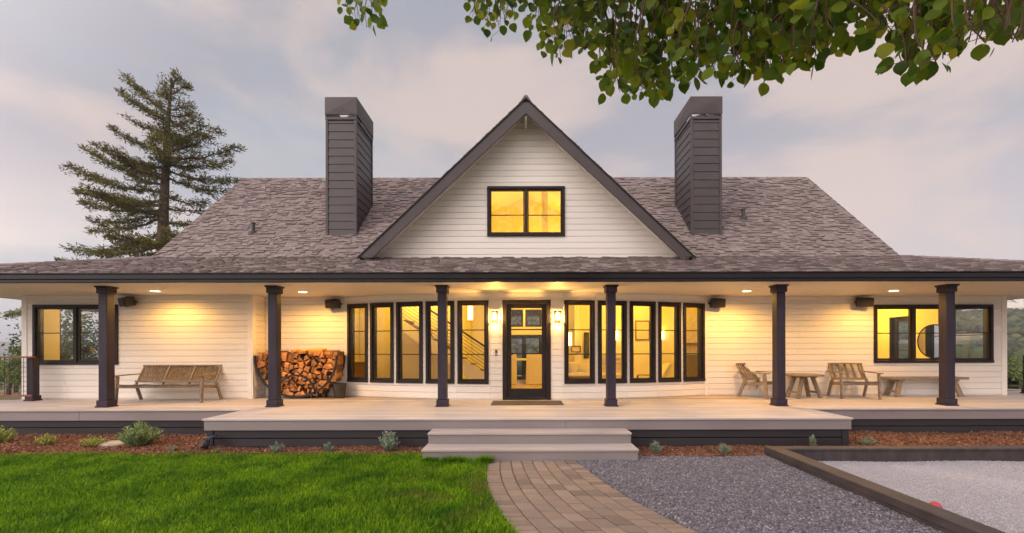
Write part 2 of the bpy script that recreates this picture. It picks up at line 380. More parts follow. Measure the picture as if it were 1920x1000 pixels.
# ---- the bow
SAG = 0.83; RB = (BX1 ** 2 + SAG ** 2) / (2 * SAG); Y0 = YR - SAG
def yarc(x): return Y0 + RB - math.sqrt(RB * RB - x * x)
def arcx(px):
    x = 0.0
    for _ in range(30): x = atx(px, yarc(max(-4.27, min(4.27, x))))
    return x
vl = [BX0] + [arcx(p) for p in (693.4, 741.8, 796.5, 855.5, 919.5)]
vr = [arcx(p) for p in (1054.5, 1117.3, 1177.0, 1230.6, 1277.5)] + [BX1]
ycen = yarc(vl[-1])
def facet(xa, xb): return Panel((xa, yarc(xa)), (xb, yarc(xb)))
WZ0, WZ1 = EYE - 0.765, EYE + 1.075
bow_x = [(a, b, True) for a, b in zip(vl[:-1], vl[1:])] + [(vl[-1], vr[0], False)] + [(a, b, True) for a, b in zip(vr[:-1], vr[1:])]
labels = ['narrow bow window nearest the log rack, farthest from the door', 'second bow window from the log rack', 'bow window with the stair treads behind it', 'bow window behind a porch post, stair rail inside',
          'bow window left of the door with a lit wall sconce inside', None, 'bow window right of the door with cushions inside', 'bow window behind a porch post, right of the door', 'bow window with a small trestle table inside',
          'bow window with a leaning chair back inside', 'narrow bow window nearest the armchairs']
for i, (xa, xb, isw) in enumerate(bow_x):
    P = Panel((xa, yarc(xa)), (xb, yarc(xb))) if isw else Panel((xa, ycen), (xb, yarc(xb)))
    if isw:
        g = 0.035
        op = (g, P.L - g, WZ0, WZ1)
        window(P, *op, bars=(0.335, 0.665), casing=0.062, label=labels[i], frame=0.036)
        bo = [(op[0] + .02, op[1] - .02, op[2] + .02, op[3] - .02)]
    else:
        Pd = P; dc = P.L / 2
        op = (atx(942.3, ycen) - xa, atx(1032.6, ycen) - xa, DZ + 0.0, EYE + 1.085); bo = [(op[0] + .02, op[1] - .02, DZ, op[3] - .02)]
    siding(wall_mb, P, P.L, DZ + 0.03, SOF - 0.125, [op]); backing(back_mb, P, P.L, DZ, SOF, bo)
    trim_mb.pbox(P, 0, P.L, 0, 0.027, SOF - 0.122, SOF - 0.002); trim_mb.pbox(P, 0, P.L, 0.027, 0.040, SOF - 0.04, SOF - 0.002)
wall = wall_mb.build('wall', M_SIDING, house)
back_mb.build('wall_backing', M_INT, wall)
trim_mb.build('corner_trim', M_TRIMW, wall, bevel=0.003)
# ---- front door
door_m = MB(); du0, du1, dz1 = op_d = (atx(942.3, ycen) - vl[-1], atx(1032.6, ycen) - vl[-1], EYE + 1.085)
c = 0.085
door_m.pbox(Pd, du0, du0 + c, -0.15, 0.045, DZ, dz1); door_m.pbox(Pd, du1 - c, du1, -0.15, 0.045, DZ, dz1); door_m.pbox(Pd, du0 + c, du1 - c, -0.15, 0.045, dz1 - c, dz1)
door_m.pbox(Pd, du0 + c, du1 - c, -0.16, 0.03, DZ + .012, DZ + 0.055)
frame = door_m.build('door_frame', M_DARK, house, bevel=0.004)
a, b, q0, q1 = du0 + c + .004, du1 - c - .004, DZ + 0.06, dz1 - c - .004
lf = MB(); st = 0.105
lf.pbox(Pd, a, a + st, -0.07, -0.02, q0, q1); lf.pbox(Pd, b - st, b, -0.07, -0.02, q0, q1); lf.pbox(Pd, a + st, b - st, -0.07, -0.02, q1 - 0.09, q1); lf.pbox(Pd, a + st, b - st, -0.07, -0.02, q0, q0 + 0.19)
for z in (EYE + 0.435, EYE - 0.10): lf.pbox(Pd, a + st, b - st, -0.06, -0.03, z - 0.013, z + 0.013)
door = lf.build('door', M_DARK, house, bevel=0.004)
g = MB(); g.pbox(Pd, a + st - .01, b - st + .01, -0.048, -0.042, q0 + .18, q1 - .08); g.build('pane', M_GLASS, door)
h = MB(); p0 = Pd.pt(a + 0.05, -0.02, DZ + 0.98); h.box(p0.x - .018, p0.x + .018, p0.y - .012, p0.y, p0.z - .11, p0.z + .11); h.tube([p0 + Vector((0, -.01, .02)), p0 + Vector((0, -.055, .02)), p0 + Vector((.09, -.06, .02))], .010, 8)
h.build('handle', M_BLACK, door)

# ---- porch ceiling, gutter
GZ0, GZ1, YG, XE = EYE + 1.26, EYE + 1.432, 8.08, 12.5
sm = MB(); sm.box(-XE + .05, XE - .05, YG + 0.06, 10.6, SOF, SOF + 0.05); sm.box(-XE + .05, X_WL - .03, 10.6, 18, SOF, SOF + .05); sm.box(X_RR + .03, XE - .05, 10.6, 18, SOF, SOF + .05)
sm.build('soffit', M_SOFFIT, house)
bm_ = MB()
for y0, y1, z0, z1 in ((YG, YG + .09, GZ1 - 0.03, GZ1), (YG + .012, YG + .09, GZ0 + .05, GZ1 - .03), (YG + 0.03, YG + .09, GZ0 - .012, GZ0 + .05)):
    bm_.box(-XE - .07, XE + .07, y0, y1, z0, z1)
for s in (-1, 1):
    for x0, x1, z0, z1 in ((XE, XE + .07, GZ1 - 0.03, GZ1), (XE, XE + .058, GZ0 + .05, GZ1 - .03), (XE - .02, XE + .03, GZ0 - .012, GZ0 + .05)):
        bm_.box(min(s * x0, s * x1), max(s * x0, s * x1), YG + .092, 18, z0, z1)
bm_.build('gutter', M_GUTTER, house, bevel=0.008)

# ---- columns
for i in range(6):
    x = (-2.5 + i) * 3.31; yc = 8.5 + .115
    root = MB(); hw = 0.085
    root.box(x - hw, x + hw, yc - hw, yc + hw, DZ + 0.14, SOF - 0.145)
    cobj = root.build('porch_column', M_COLUMN, house, bevel=0.006)
    k = MB(); k.box(x - .108, x + .108, yc - .108, yc + .108, DZ + .03, DZ + .138); k.box(x - .122, x + .122, yc - .122, yc + .122, DZ + .001, DZ + .028); k.build('base', M_COLUMN, cobj, bevel=0.004)
    k = MB(); k.box(x - .108, x + .108, yc - .108, yc + .108, SOF - .143, SOF - .034); k.box(x - .128, x + .128, yc - .128, yc + .128, SOF - .032, SOF - .002); k.build('capital', M_COLUMN, cobj, bevel=0.004)

# ---- roofs
def shingles(mb, O, U, V, Lv, umin, umax, skip=None, step=0.098, wmin=0.11, wmax=0.18, wob=0.012):
    O, U, V = Vector(O), Vector(U).normalized(), Vector(V).normalized(); Nn = U.cross(V).normalized()
    if Nn.z < 0: Nn = -Nn
    r = 0; v = 0.0
    while v < Lv:
        a, b = umin(v), umax(v); x = a - random.random() * wmax
        while x < b:
            w = random.uniform(wmin, wmax); x0, x1 = max(a, x), min(b, x + w - 0.004); x += w
            if x1 - x0 < 0.03: continue
            if skip and skip(O + U * (x0 + x1) / 2 + V * (v + step / 2)): continue
            dl = v + random.uniform(-wob, wob) - 0.01; top = min(v + step + 0.05, Lv + 0.02); t0 = random.choice((0.007, 0.011, 0.026, 0.034)); t1 = 0.003
            sk = random.uniform(-.012, .012)
            p = lambda uu, vv, nn: O + U * uu + V * vv + Nn * nn
            mb.hexa([p(x0, dl + sk, 0), p(x1, dl - sk, 0), p(x1, top, 0), p(x0, top, 0), p(x0, dl + sk, t0), p(x1, dl - sk, t0), p(x1, top, t1), p(x0, top, t1)])
        v += step; r += 1
ZE, YE = EYE + 2.10, 10.0                    # break between the porch roof and the steep roof
ZR, YRG = EYE + 5.17, 13.25                  # ridge
XM = 8.55
XD, ZD, YD = 3.62, EYE + 1.98, 9.42          # gable rake feet
ZA = EYE + 5.40                              # gable apex
pd = (ZA - ZD) / XD
def slab(mb, pts, t=0.09):
    pts = [Vector(p) for p in pts]; mb.prism(pts, (0, 0, -t))
roof_mb = MB()
yv = YE + (ZA - ZE) / PZ
yv = min(yv, YRG)
slab(roof_mb, [(-XM, YE, ZE), (-XD + .1, YE, ZE), (-0.25, YRG, ZR), (-XM, YRG, ZR)]); slab(roof_mb, [(XD - .1, YE, ZE), (XM, YE, ZE), (XM, YRG, ZR), (0.25, YRG, ZR)])
slab(roof_mb, [(-XM, YRG + .001, ZR), (XM, YRG + .001, ZR), (XM, 16.5, ZE), (-XM, 16.5, ZE)])
roof = roof_mb.build('roof', M_SLAB, house)
sh = MB(); vlen = math.hypot(YRG - YE, ZR - ZE); cosv = (YRG - YE) / vlen
def in_dormer(p):
    half = (XD - .05) * max(0.0, (YRG + .1 - p.y)) / (YRG + .1 - YE); return abs(p.x) < half
shingles(sh, (-XM, YE, ZE + .006), (1, 0, 0), (0, YRG - YE, ZR - ZE), vlen, lambda v: 0, lambda v: 2 * XM, skip=in_dormer)
for s in (-1, 1):                             # ridge caps
    pass
x = -XM
while x < XM - .25:
    sh.hexa([(x, YRG - .13, ZR - .11), (x + .3, YRG - .13, ZR - .115), (x + .3, YRG + .13, ZR - .115), (x, YRG + .13, ZR - .11),
             (x, YRG - .01, ZR + .035), (x + .3, YRG - .01, ZR + .022), (x + .3, YRG + .01, ZR + .022), (x, YRG + .01, ZR + .035)]); x += 0.24
sh.build('roof_shingle_cover', M_SHINGLE, roof)
# rake boards at the gable ends of the main roof
for s in (-1, 1):
    rk = MB(); rk.prism([(s * (XM + .002), YE, ZE - .0), (s * (XM + .002), YRG, ZR), (s * (XM + .002), YRG, ZR - .17), (s * (XM + .002), YE + .16, ZE - .02)], (s * .03, 0, 0)); rk.build('end_rake_board', M_FASCIA, roof)
for s in (-1, 1): ge = MB(); ge.prism([(s * (XM - .15), YE + .1, ZE - .1), (s * (XM - .15), 16.4, ZE - .1), (s * (XM - .15), YRG, ZR - .12)], (-s * .1, 0, 0)); ge.build('end_gable_wall', M_SIDING, house)
# porch roof
pm = MB(); ZP = GZ1 - 0.005; YP = YG + .02; XP = XE + .02
slab(pm, [(-XP, YP, ZP), (XP, YP, ZP), (XM - .02, YE, ZE), (-XM + .02, YE, ZE)], .05)
for s in (-1, 1):
    slab(pm, [(s * XP, YP, ZP), (s * (XM - .02), YE, ZE), (s * (XM - .02), 16.5, ZE), (s * XP, 18.4, ZP)], .05)
slab(pm, [(-XP, 18.4, ZP), (XP, 18.4, ZP), (XM - .02, 16.5, ZE), (-XM + .02, 16.5, ZE)], .05)
proof = pm.build('porch_roof', M_SLAB, house)
ps = MB(); pl = math.hypot(YE - YP, ZE - ZP)
shingles(ps, (0, YP, ZP + .004), (1, 0, 0), (0, YE - YP, ZE - ZP), pl, lambda v: -XP + (XP - XM) * v / pl, lambda v: XP - (XP - XM) * v / pl, skip=None, step=0.098)
for s in (-1, 1):
    sl = math.hypot(XP - XM, ZE - ZP)
    shingles(ps, (s * XP, YP, ZP + .004), (0, 1, 0), (-s * (XP - XM), 0, ZE - ZP), sl, lambda v: (YE - YP) * v / sl, lambda v: 10.3 - 1.9 * v / sl, step=0.098)
    a, b = Vector((s * XP, YP, ZP + .012)), Vector((s * XM, YE, ZE + .012)); n = int((b - a).length / .22); dirv = (b - a) / n
    for k in range(n):                        # hip caps
        p = a + dirv * k; sd = Vector((-dirv.y, dirv.x, 0)).normalized() * .11; up = Vector((0, 0, 1)); q = p + dirv * 1.25
        dn = Vector((0, 0, -.03))
        ps.hexa([p - sd + dn, p + sd + dn, q + sd + dn, q - sd + dn, p - sd * .7 + up * .022, p + sd * .7 + up * .022, q + sd * .7 + up * .010, q - sd * .7 + up * .010])
ps.build('porch_roof_shingle_cover', M_SHINGLE, proof)

# ---- big front gable
YGW = 9.90
gz0 = EYE + (655 - 483) * YGW / F - .06
gm, gb = MB(), MB()
def half(z): return max(0.0, (ZA - z) / pd)
gwo = (atx(914, YGW), atx(1059.5, YGW), at(0, 0, 1).z * 0 + EYE + (655 - 443.5) * YGW / F, EYE + (655 - 350) * YGW / F)
z = gz0
while z < ZA - .25:
    a, b = z, z + .136 - .009
    cuts = sorted({a, b} | {o for o in gwo[2:] if a < o < b})
    for c0, c1 in zip(cuts[:-1], cuts[1:]):
        h0, h1 = half(c0) - .03, half(c1) - .03
        if h1 < 0.02: continue
        if gwo[2] < (c0 + c1) / 2 < gwo[3]:
            segs = [(-h0, gwo[0], -h1, gwo[0]), (gwo[1], h0, gwo[1], h1)]
        else: segs = [(-h0, h0, -h1, h1)]
        for x0, x1, x2, x3 in segs:
            gm.prism([(x0, YGW, c0), (x1, YGW, c0), (x3, YGW, c1), (x2, YGW, c1)], (0, 0.022, 0))
    z += .136
gable = gm.build('gable_wall', M_SIDING, house)
y = YGW + .024
for x0, x1, za, zb in ((gwo[0] + .02, gwo[1] - .02, gz0 - .3, gwo[2] + .02),):
    gb.box(x0, x1, y, y + .14, za, zb)
gb.prism([(-half(gz0 - .3) + .05, y, gz0 - .3), (gwo[0] + .02, y, gz0 - .3), (gwo[0] + .02, y, ZA - .1 + pd * (gwo[0] + .02) - .02), ], (0, .14, 0))
gb.prism([(gwo[1] - .02, y, gz0 - .3), (half(gz0 - .3) - .05, y, gz0 - .3), (gwo[1] - .02, y, ZA - .1 - pd * (gwo[1] - .02) - .02)], (0, .14, 0))
gb.prism([(gwo[0] + .02, y, gwo[3] - .02), (gwo[1] - .02, y, gwo[3] - .02), (gwo[1] - .02, y, ZA - .1 - pd * (gwo[1] - .02) - .02), (0, y, ZA - .15), (gwo[0] + .02, y, ZA - .1 + pd * (gwo[0] + .02) - .02)], (0, .14, 0))
gb.build('gable_backing', M_INT, gable)
Pg = Panel((0, YGW + .022), (1, YGW + .022))
window(Pg, *gwo, splits=(0.5,), bars=(0.585,), casing=0.062, label='paired window in the front gable, glowing yellow', outd=0.055, frame=0.03)
# gable roof
dm = MB(); YBK = YRG + .6
for s in (-1, 1):
    n = Vector((s * pd, 0, 1)).normalized()
    A_, F_ = Vector((0, YD + .02, ZA)), Vector((s * XD, YD + .02, ZD))
    dm.prism([A_, F_, F_ - n * .06, A_ - Vector((0, 0, .06 / n.z))], (0, .55, 0))           # overhanging front part
    y1 = YD + .571
    dm.add([(0, y1, ZA), (s * XD, y1, ZD), (0, YRG + .5, ZA), (0, y1, ZA - .08), (s * XD, y1, ZD - .08), (0, YRG + .5, ZA - .08)], [(0, 1, 2), (3, 5, 4), (0, 3, 4, 1), (1, 4, 5, 2), (2, 5, 3, 0)])
droof = dm.build('gable_roof', M_SLAB, house)
ds = MB(); dl = math.hypot(XD, ZA - ZD)
for s in (-1, 1):
    shingles(ds, (s * XD, YD - .02, ZD + .006), (0, 1, 0), (-s * XD, 0, ZA - ZD), dl, lambda v: 0, lambda v: max(.3, .6 + (YRG - YE + .3) * v / dl))
yy = YD - .035
while yy < YBK:
    ds.hexa([(-.13, yy, ZA - .10), (.13, yy, ZA - .10), (.13, yy + .3, ZA - .11), (-.13, yy + .3, ZA - .11), (-.03, yy, ZA + .055), (.03, yy, ZA + .055), (.03, yy + .3, ZA + .04), (-.03, yy + .3, ZA + .04)]); yy += .24
ds.build('gable_roof_shingle_cover', M_SHINGLE, droof)
rb, rs, rt = MB(), MB(), MB()
for s in (-1, 1):
    w = 0.245 / math.cos(math.atan(pd)); e = .02
    rb.prism([(0, YD, ZA - .002), (s * XD, YD, ZD - .002), (s * (XD - w / pd + .03), YD, ZD - .002), (0, YD, ZA - w)], (0, -.035, 0))
    n = Vector((s * pd, 0, 1)).normalized()
    rt.prism([(0, YD - .036, ZA + .004), (s * (XD + .015), YD - .036, ZD - .010), (s * (XD + .015) - .0, YD - .036, ZD - .045), (0, YD - .036, ZA - .034)], (0, -.02, 0))
    A_, F_ = Vector((0, YD + .004, ZA - .088)), Vector((s * (XD - .1), YD + .004, ZD - .0))
    rs.prism([A_, F_, F_ - n * .02, A_ - Vector((0, 0, .03))], (0, YGW - YD + .02, 0))
rake = rb.build('rake_board', M_FASCIA, droof, bevel=.004); rt.build('rake_drip_edge', M_GUTTER, droof)
rs.box(-.022, .022, YD + .03, YGW, ZA - .41, ZA - .30)
rs.build('gable_soffit', M_TRIMW, droof)

# ---- chimneys
def chimney(x0, x1, label):
    y0, y1 = 10.71, 11.88; zt = EYE + (655 - 182) * y0 / F; zc = EYE + (655 - 214.5) * y0 / F; zb = ZE + PZ * (y0 - YE) - .02; zb2 = ZE + PZ * (y1 - YE) - .02
    zs = EYE + (655 - 224) * y0 / F
    core = MB(); core.box(x0 + .03, x1 - .03, y0 + .03, y1 - .03, zb - .1, zs)
    ch = core.build('chimney', M_CHIM, house); ch['label'] = label
    sd = MB(); tr = MB(); hb = 0.2
    faces = [Panel((x0, y0), (x1, y0)), Panel((x1, y0), (x1, y1)), Panel((x1, y1), (x0, y1)), Panel((x0, y1), (x0, y0))]
    zz = zb
    while zz < zs - .02:
        a, b = zz, min(zz + hb - .0, zs)
        for P in faces:
            q = lambda u, d, z_: P.pt(u, d, z_)
            u0, u1 = .062, P.L - .062
            sd.hexa([q(u0, -.012, a), q(u1, -.012, a), q(u1, -.035, a), q(u0, -.035, a), q(u0, -.026, b), q(u1, -.026, b), q(u1, -.035, b), q(u0, -.035, b)])
        zz += hb
    for cx, cy in ((x0, y0), (x1, y0), (x1, y1), (x0, y1)):
        sx = 1 if cx == x0 else -1; sy = 1 if cy == y0 else -1
        tr.box(min(cx, cx + sx * .06), max(cx, cx + sx * .06), min(cy, cy + sy * .06), max(cy, cy + sy * .06), zb - .1, zs)
    tr.box(x0 - .004, x1 + .004, y0 - .004, y1 + .004, zs + .001, zs + .065)
    sd.build('chimney_siding', M_CHIM, ch); tr.build('chimney_trim', M_FASCIA, ch, bevel=.004)
    cp = MB()      # sheet-metal shroud on corner posts
    for P in [Panel((x0 - .01, y0 - .01), (x1 + .01, y0 - .01)), Panel((x1 + .01, y0 - .01), (x1 + .01, y1 + .01)), Panel((x1 + .01, y1 + .01), (x0 - .01, y1 + .01)), Panel((x0 - .01, y1 + .01), (x0 - .01, y0 - .01))]:
        mid = (P.L / 2, (zc + zt) / 2); b_ = [(0, zc), (P.L, zc), (P.L, zt), (0, zt)]
        vs = [P.pt(u, 0, z_) for u, z_ in b_] + [P.pt(mid[0], .022, mid[1])] + [P.pt(u, -.012, z_) for u, z_ in b_]
        cp.add(vs, [(0, 1, 4), (1, 2, 4), (2, 3, 4), (3, 0, 4), (5, 8, 7, 6), (0, 5, 6, 1), (3, 2, 7, 8), (1, 6, 7, 2), (0, 3, 8, 5)])
        cp.pbox(P, 0.002, .035, -.04, -.013, zs + .066, zt - .02)
        cp.pbox(P, 0.05, P.L - .05, -.03, -.014, zc - .0, zc + .03)
    cp.build('chimney_cap', M_FASCIA, ch)
    fl = MB(); fl.lathe(((x0 + x1) / 2 + .1, (y0 + y1) / 2, 0), [(.13, zs), (.13, zc + .15), (.19, zc + .16), (.17, zc + .22), (.02, zc + .26)], 16); fl.build('flue', M_BLACK, ch, smooth=False)
    fs = MB(); fs.prism([(x0 - .1, y0 - .14, zb - .105), (x1 + .1, y0 - .14, zb - .105), (x1 + .1, y0, zb + .035), (x0 - .1, y0, zb + .035)], (0, .01, .012)); fs.build('flashing', M_FASCIA, ch)
chimney(atx(611, 10.71), atx(669.3, 10.71), 'chimney on the roof slope left of the front gable')
chimney(atx(1296.3, 10.71), atx(1354.5, 10.71), 'chimney on the roof slope right of the front gable')
# roof vent pipes
for px, py, D in ((475, 435, 10.85), (1394, 408, 11.35)):
    p = at(px, py, D); p.z = ZE + PZ * (p.y - YE); v = MB(); v.lathe(p, [(.11, -.06), (.10, .02), (.045, .05), (.04, .22), (.055, .22), (.055, .25), (.02, .26)], 12)
    v.build('vent_pipe', M_FASCIA, roof, smooth=False)

# ------------------------------------------------------------------ deck and steps
deck = empty('porch_deck', (0, 8, 0), 0, 'grey-beige board deck with dark slatted skirting in front of the house', 'deck', world=True)
dk = MB(); YO, Y1 = 8.2, 7.09; BX = 5.25; XL_, XR_ = -13.6, 14.2
y = Y1 - .02; n = 0
while y < 11.5:
    y2 = min(y + .138, 11.5); 
    if y < YO - .03: segs = [(-BX - .02, BX + .02)]; y2 = min(y2, YO - .024) if y2 > YO - .06 else y2
    elif y < 9.72: segs = [(XL_, XR_)]
    elif y < 10.5: segs = [(X_WL - .05, XR_)]
    else: segs = [(X_RR + .02, XR_)]
    for a, b in segs:
        x = a
        while x < b - .01:
            ln = min(b, x + random.uniform(3.2, 4.9)); 
            if b - ln < .8: ln = b
            dk.box(x, ln - .003, y, y2 - .007, DZ - .028, DZ); x = ln
    y = y2; n += 1
dk.build('deck_floor', M_DECK, deck, bevel=.002)
fm = MB()
fm.box(-BX, 0.62, Y1, Y1 + .03, DZ - .19, DZ - .03); fm.box(.623, BX, Y1, Y1 + .03, DZ - .19, DZ - .03)
for s in (-1, 1): fm.box(min(s * BX, s * (BX - .03)), max(s * BX, s * (BX - .03)), Y1 + .031, YO + .0, DZ - .19, DZ - .03)
for a, b in ((XL_, -8.4), (-8.397, -BX + .0), (BX, 10.2), (10.203, XR_)): fm.box(a, b, YO, YO + .03, DZ - .205, DZ - .03)
fm.build('fascia', M_FASCD, deck, bevel=.003)
sk = MB()
def skirt(x0, x1, y, zlo, ztop, axis=0, hb=.142):
    z = ztop
    while z > zlo + .02:
        a = max(zlo, z - hb + .016)
        if axis == 0: sk.box(x0, x1, y, y + .025, a, z)
        else: sk.box(y, y + .025, x0, x1, a, z)
        z -= hb
skirt(-BX + .13, BX - .13, Y1 + .045, -.03, DZ - .195)
for s in (-1, 1):
    sk.box(min(s * (BX - .125), s * (BX - .02)), max(s * (BX - .125), s * (BX - .02)), Y1 + .03, Y1 + .13, -.03, DZ - .195)
    skirt(Y1 + .14, YO, s * (BX - .04) - .0125, -.12, DZ - .195, axis=1)
skirt(XL_, -BX - .001, YO + .04, -.05, DZ - .21); skirt(BX + .001, XR_, YO + .04, -.2, DZ - .21)
sk.box(XL_, XR_, YO + .2, YO + .22, -.3, DZ - .05); sk.box(-BX + .2, BX - .2, Y1 + .2, Y1 + .22, -.2, DZ - .05)
sk.build('skirting', M_SKIRT, deck, bevel=.003)
steps = empty('porch_steps', (0, 6.6, 0), 0, 'two wide grey board steps leading up to the front door', 'steps', world=True)
sx0, sx1 = -1.525, 1.575
for (y0, y1, z) in ((6.69, Y1 - .022, .32), (6.28, 6.688, .16)):
    t = MB(); half_ = (y0 + y1) / 2
    t.box(sx0 - .01, sx1 + .01, y0 - .02, half_ - .002, z - .03, z); t.box(sx0 - .01, sx1 + .01, half_ + .002, y1, z - .03, z)
    t.build('tread', M_TREAD, steps, bevel=.004)
    r = MB(); r.box(sx0, sx1, y0, y0 + .025, z - .16 if z > .2 else -.02, z - .031); r.box(sx0, sx0 + .02, y0 + .026, Y1 - .002, -.02 if z < .2 else .161, z - .031); r.box(sx1 - .02, sx1, y0 + .026, Y1 - .002, -.02 if z < .2 else .161, z - .031)
    r.build('riser', M_FASCD, steps, bevel=.002)
# ------------------------------------------------------------------ rooms behind the windows
rm = MB(); FZ = DZ + .012; CZ = EYE + 1.95
XP1 = 4.95
# partitions, headers, ceilings
rm.box(-XP1 - .1, -XP1, YR + .17, YB - .16, FZ, CZ); rm.box(XP1, XP1 + .1, YR + .17, YB - .16, FZ, CZ)
rm.box(-XP1, XP1, 10.602, 10.66, SOF, CZ)                                  # header above the bow
rm.box(-XP1 - .1, XP1 + .1, 10.602, YB, CZ + .001, CZ + .06)               # tall ceiling of the middle room
rm.box(X_WL + .05, -XP1 - .101, 10.602, YB - .02, SOF, SOF + .05); rm.box(XP1 + .101, X_RR - .05, 10.602, YB - .02, SOF, SOF + .05)
rm.box(-2.1, -1.95, 13.0, 15.82, FZ, CZ - .01)                                # wall beside the hall
rm.box(1.55, 4.94, 13.55, 13.7, FZ, CZ - .01)                              # wall with the sconces
rm.build('interior_wall', M_INT, house)
inf = MB(); inf.box(X_WL + .17, X_RR - .17, 10.7, YB - .17, DZ - .05, FZ); inf.box(-XP1, XP1, 9.80, 10.698, DZ + .002, FZ)
inf.build('interior_floor', M_INTF, house)
# back wall with french doors and the two square lights over them
Pb = Panel((X_RR, YB), (X_WL, YB)); bk = MB()
def bu(x): return X_RR - x
def bx(px): return atx(px, YB - .2)
def bz(py): return EYE + (655 - py) * (YB - .2) / F
lights = [(952, 981, 580, 613), (985, 1016, 580, 613)]
openb = [(bu(bx(r) ), bu(bx(l)), bz(b), bz(t)) for l, r, t, b in lights]
openb.append((bu(bx(1017)), bu(bx(948)), DZ, bz(628)))
openb.append((bu(-6.6), bu(-10.9), 1.25, 2.65)); openb.append((bu(10.9), bu(8.6), DZ + .1, 2.65)); openb.append((bu(8.1), bu(7.0), DZ, 2.6))
backing(bk, Pb, Pb.L, DZ - .3, CZ, openb, t=.15); bk.build('back_wall', M_INT, house)
for i, o in enumerate(openb):
    window(Pb, *o, splits=(0.5,) if i in (2, 3, 4) else (), bars=(0.45,) if i > 1 else (0.3,), casing=.05 if i < 2 else .07, frame=.03 if i < 2 else .05)
# attic room behind the gable window
at_ = MB(); ax0, ax1, ay0, ay1, az0, az1 = -1.75, 1.85, YGW + .17, 12.9, gwo[2] - .32, gwo[3] + .55
at_.box(ax0 - .05, ax0, ay0, ay1, az0, az1 - .5); at_.box(ax1, ax1 + .05, ay0, ay1, az0, az1 - .5); at_.box(ax0 - .05, ax1 + .05, ay1, ay1 + .05, az0, az1 + .3); at_.box(ax0 - .05, ax1 + .05, ay0, ay1, az0 - .05, az0)
at_.prism([(ax0 - .05, ay0, az1 - .55), (0, ay0, az1 + .25), (0, ay0, az1 + .31), (ax0 - .05, ay0, az1 - .49)], (0, ay1 - ay0, 0)); at_.prism([(ax1 + .05, ay0, az1 - .55), (0, ay0, az1 + .25), (0, ay0, az1 + .31), (ax1 + .05, ay0, az1 - .49)], (0, ay1 - ay0, 0))
at_.box(.42, .58, 11.4, 11.55, az0, az1 + .0); at_.box(-.32, -.09, ay1 - .03, ay1, gwo[2] + .35, gwo[2] + .85)
at_.build('attic_room_wall', M_INT, house)

def lamp(name, loc, e, r=.08, col=WARM, parent=None):
    l = bpy.data.lights.new(name, 'POINT'); l.energy = e; l.color = col; l.shadow_soft_size = r
    o = bpy.data.objects.new(name, l); COL.objects.link(o); o.location = loc
    return o
# room lamps (ceiling lights of the rooms, out of sight above the window heads)
lamp('attic_light', (-.2, 11.2, az0 + .35), 50, .1, (1, .55, .05)); lamp('attic_light', (.9, 12.3, az0 + .4), 40, .1, (1, .55, .05))
for x, y, z, e in ((-3.2, 11.9, CZ - .25, 150), (.2, 13.2, CZ - .2, 120), (3.2, 11.9, CZ - .25, 170), (.2, 15.0, CZ - .3, 45), (-3.9, 14.3, CZ - .2, 70)):
    lamp('room_light', (x, y, z), e, .12)
for x, y, e in ((-9.6, 12.0, 110), (-7.0, 13.5, 50), (8.6, 12.3, 130), (6.5, 13.4, 45), (10.4, 13.5, 80)): lamp('room_light', (x, y, SOF - .2), e, .1)

# ---- staircase with rod railing
stair = empty('staircase', (-2, 12.3, FZ), 0, 'inside staircase with dark treads and horizontal rod railing behind the left bow windows', 'staircase', world=True)
yA, yB = 12.05, 13.0; sl = .667; xb = -.68; zb = FZ
ns = 11; run = .262; rise = .175
tr, sg, rl = MB(), MB(), MB()
for k in range(ns):
    x1 = xb - k * run; tr.box(x1 - run - .02, x1, yA + .03, yB, zb + (k + 1) * rise - .04, zb + (k + 1) * rise); sg.box(x1 - run, x1 - run + .012, yA + .05, yB, zb + k * rise, zb + (k + 1) * rise - .041)
tr.build('stair_tread', M_WOODD, stair)
sg.prism([(xb + .1, yA, zb), (xb + .1, yA, zb + .10), (xb - ns * run, yA, zb + ns * rise + .10), (xb - ns * run, yA, zb + ns * rise - .22), (xb - .4, yA, zb)], (0, .028, 0))
sg.build('stringer', M_INT, stair)
for j in range(8):
    o = .20 + j * .098
    rl.bar((xb, yA + .015, zb + o), (xb - ns * run, yA + .015, zb + o + ns * rise), .012 if j < 7 else .04, .012 if j < 7 else .05)
for x in (xb - .05, xb - 1.25, xb - ns * run): rl.bar((x, yA + .015, zb + (xb - x) * sl), (x, yA + .015, zb + (xb - x) * sl + .92), .035, .035, up=(0, 1, 0))
rl.build('railing', M_BLACK, stair)
sc_wall = MB(); sc_wall.box(-4.94, -2.1, 13.02, 13.12, FZ, CZ - .01); sc_wall.build('stair_wall', M_INT, house)

# ---- sconces
def sconce(x, y, z, w, h, label, e=3):
    r = empty('wall_sconce', (x, y, z), 0, label, 'wall light', 'lit sconces inside the house')
    m = MB(); m.lathe((0, -.07, 0), [(w, -h), (w, h)], 16); m.build('lamp_shade', M_SCONCE, r)
    m = MB(); m.box(-.03, .03, -.03, 0, -h * .6, h * .6); m.build('bracket', M_BRONZE, r)
    lamp('sconce_light', (x, y - .3, z + h + .08), e, .04)
sconce(atx(882, 12.9), 12.98, EYE + (655 - 587) * 12.9 / F, .075, .20, 'cylinder sconce glowing above the stair railing')
sconce(atx(1069.5, 13.4), 13.54, EYE + (655 - 636) * 13.4 / F, .05, .20, 'slim sconce inside, above the cushions right of the door')
sconce(atx(1157, 13.4), 13.54, EYE + (655 - 629) * 13.4 / F, .06, .15, 'sconce inside seen beside the porch post right of the door')
sconce(atx(1243, 13.4), 13.54, EYE + (655 - 629) * 13.4 / F, .07, .13, 'sconce inside above the leaning chair back')

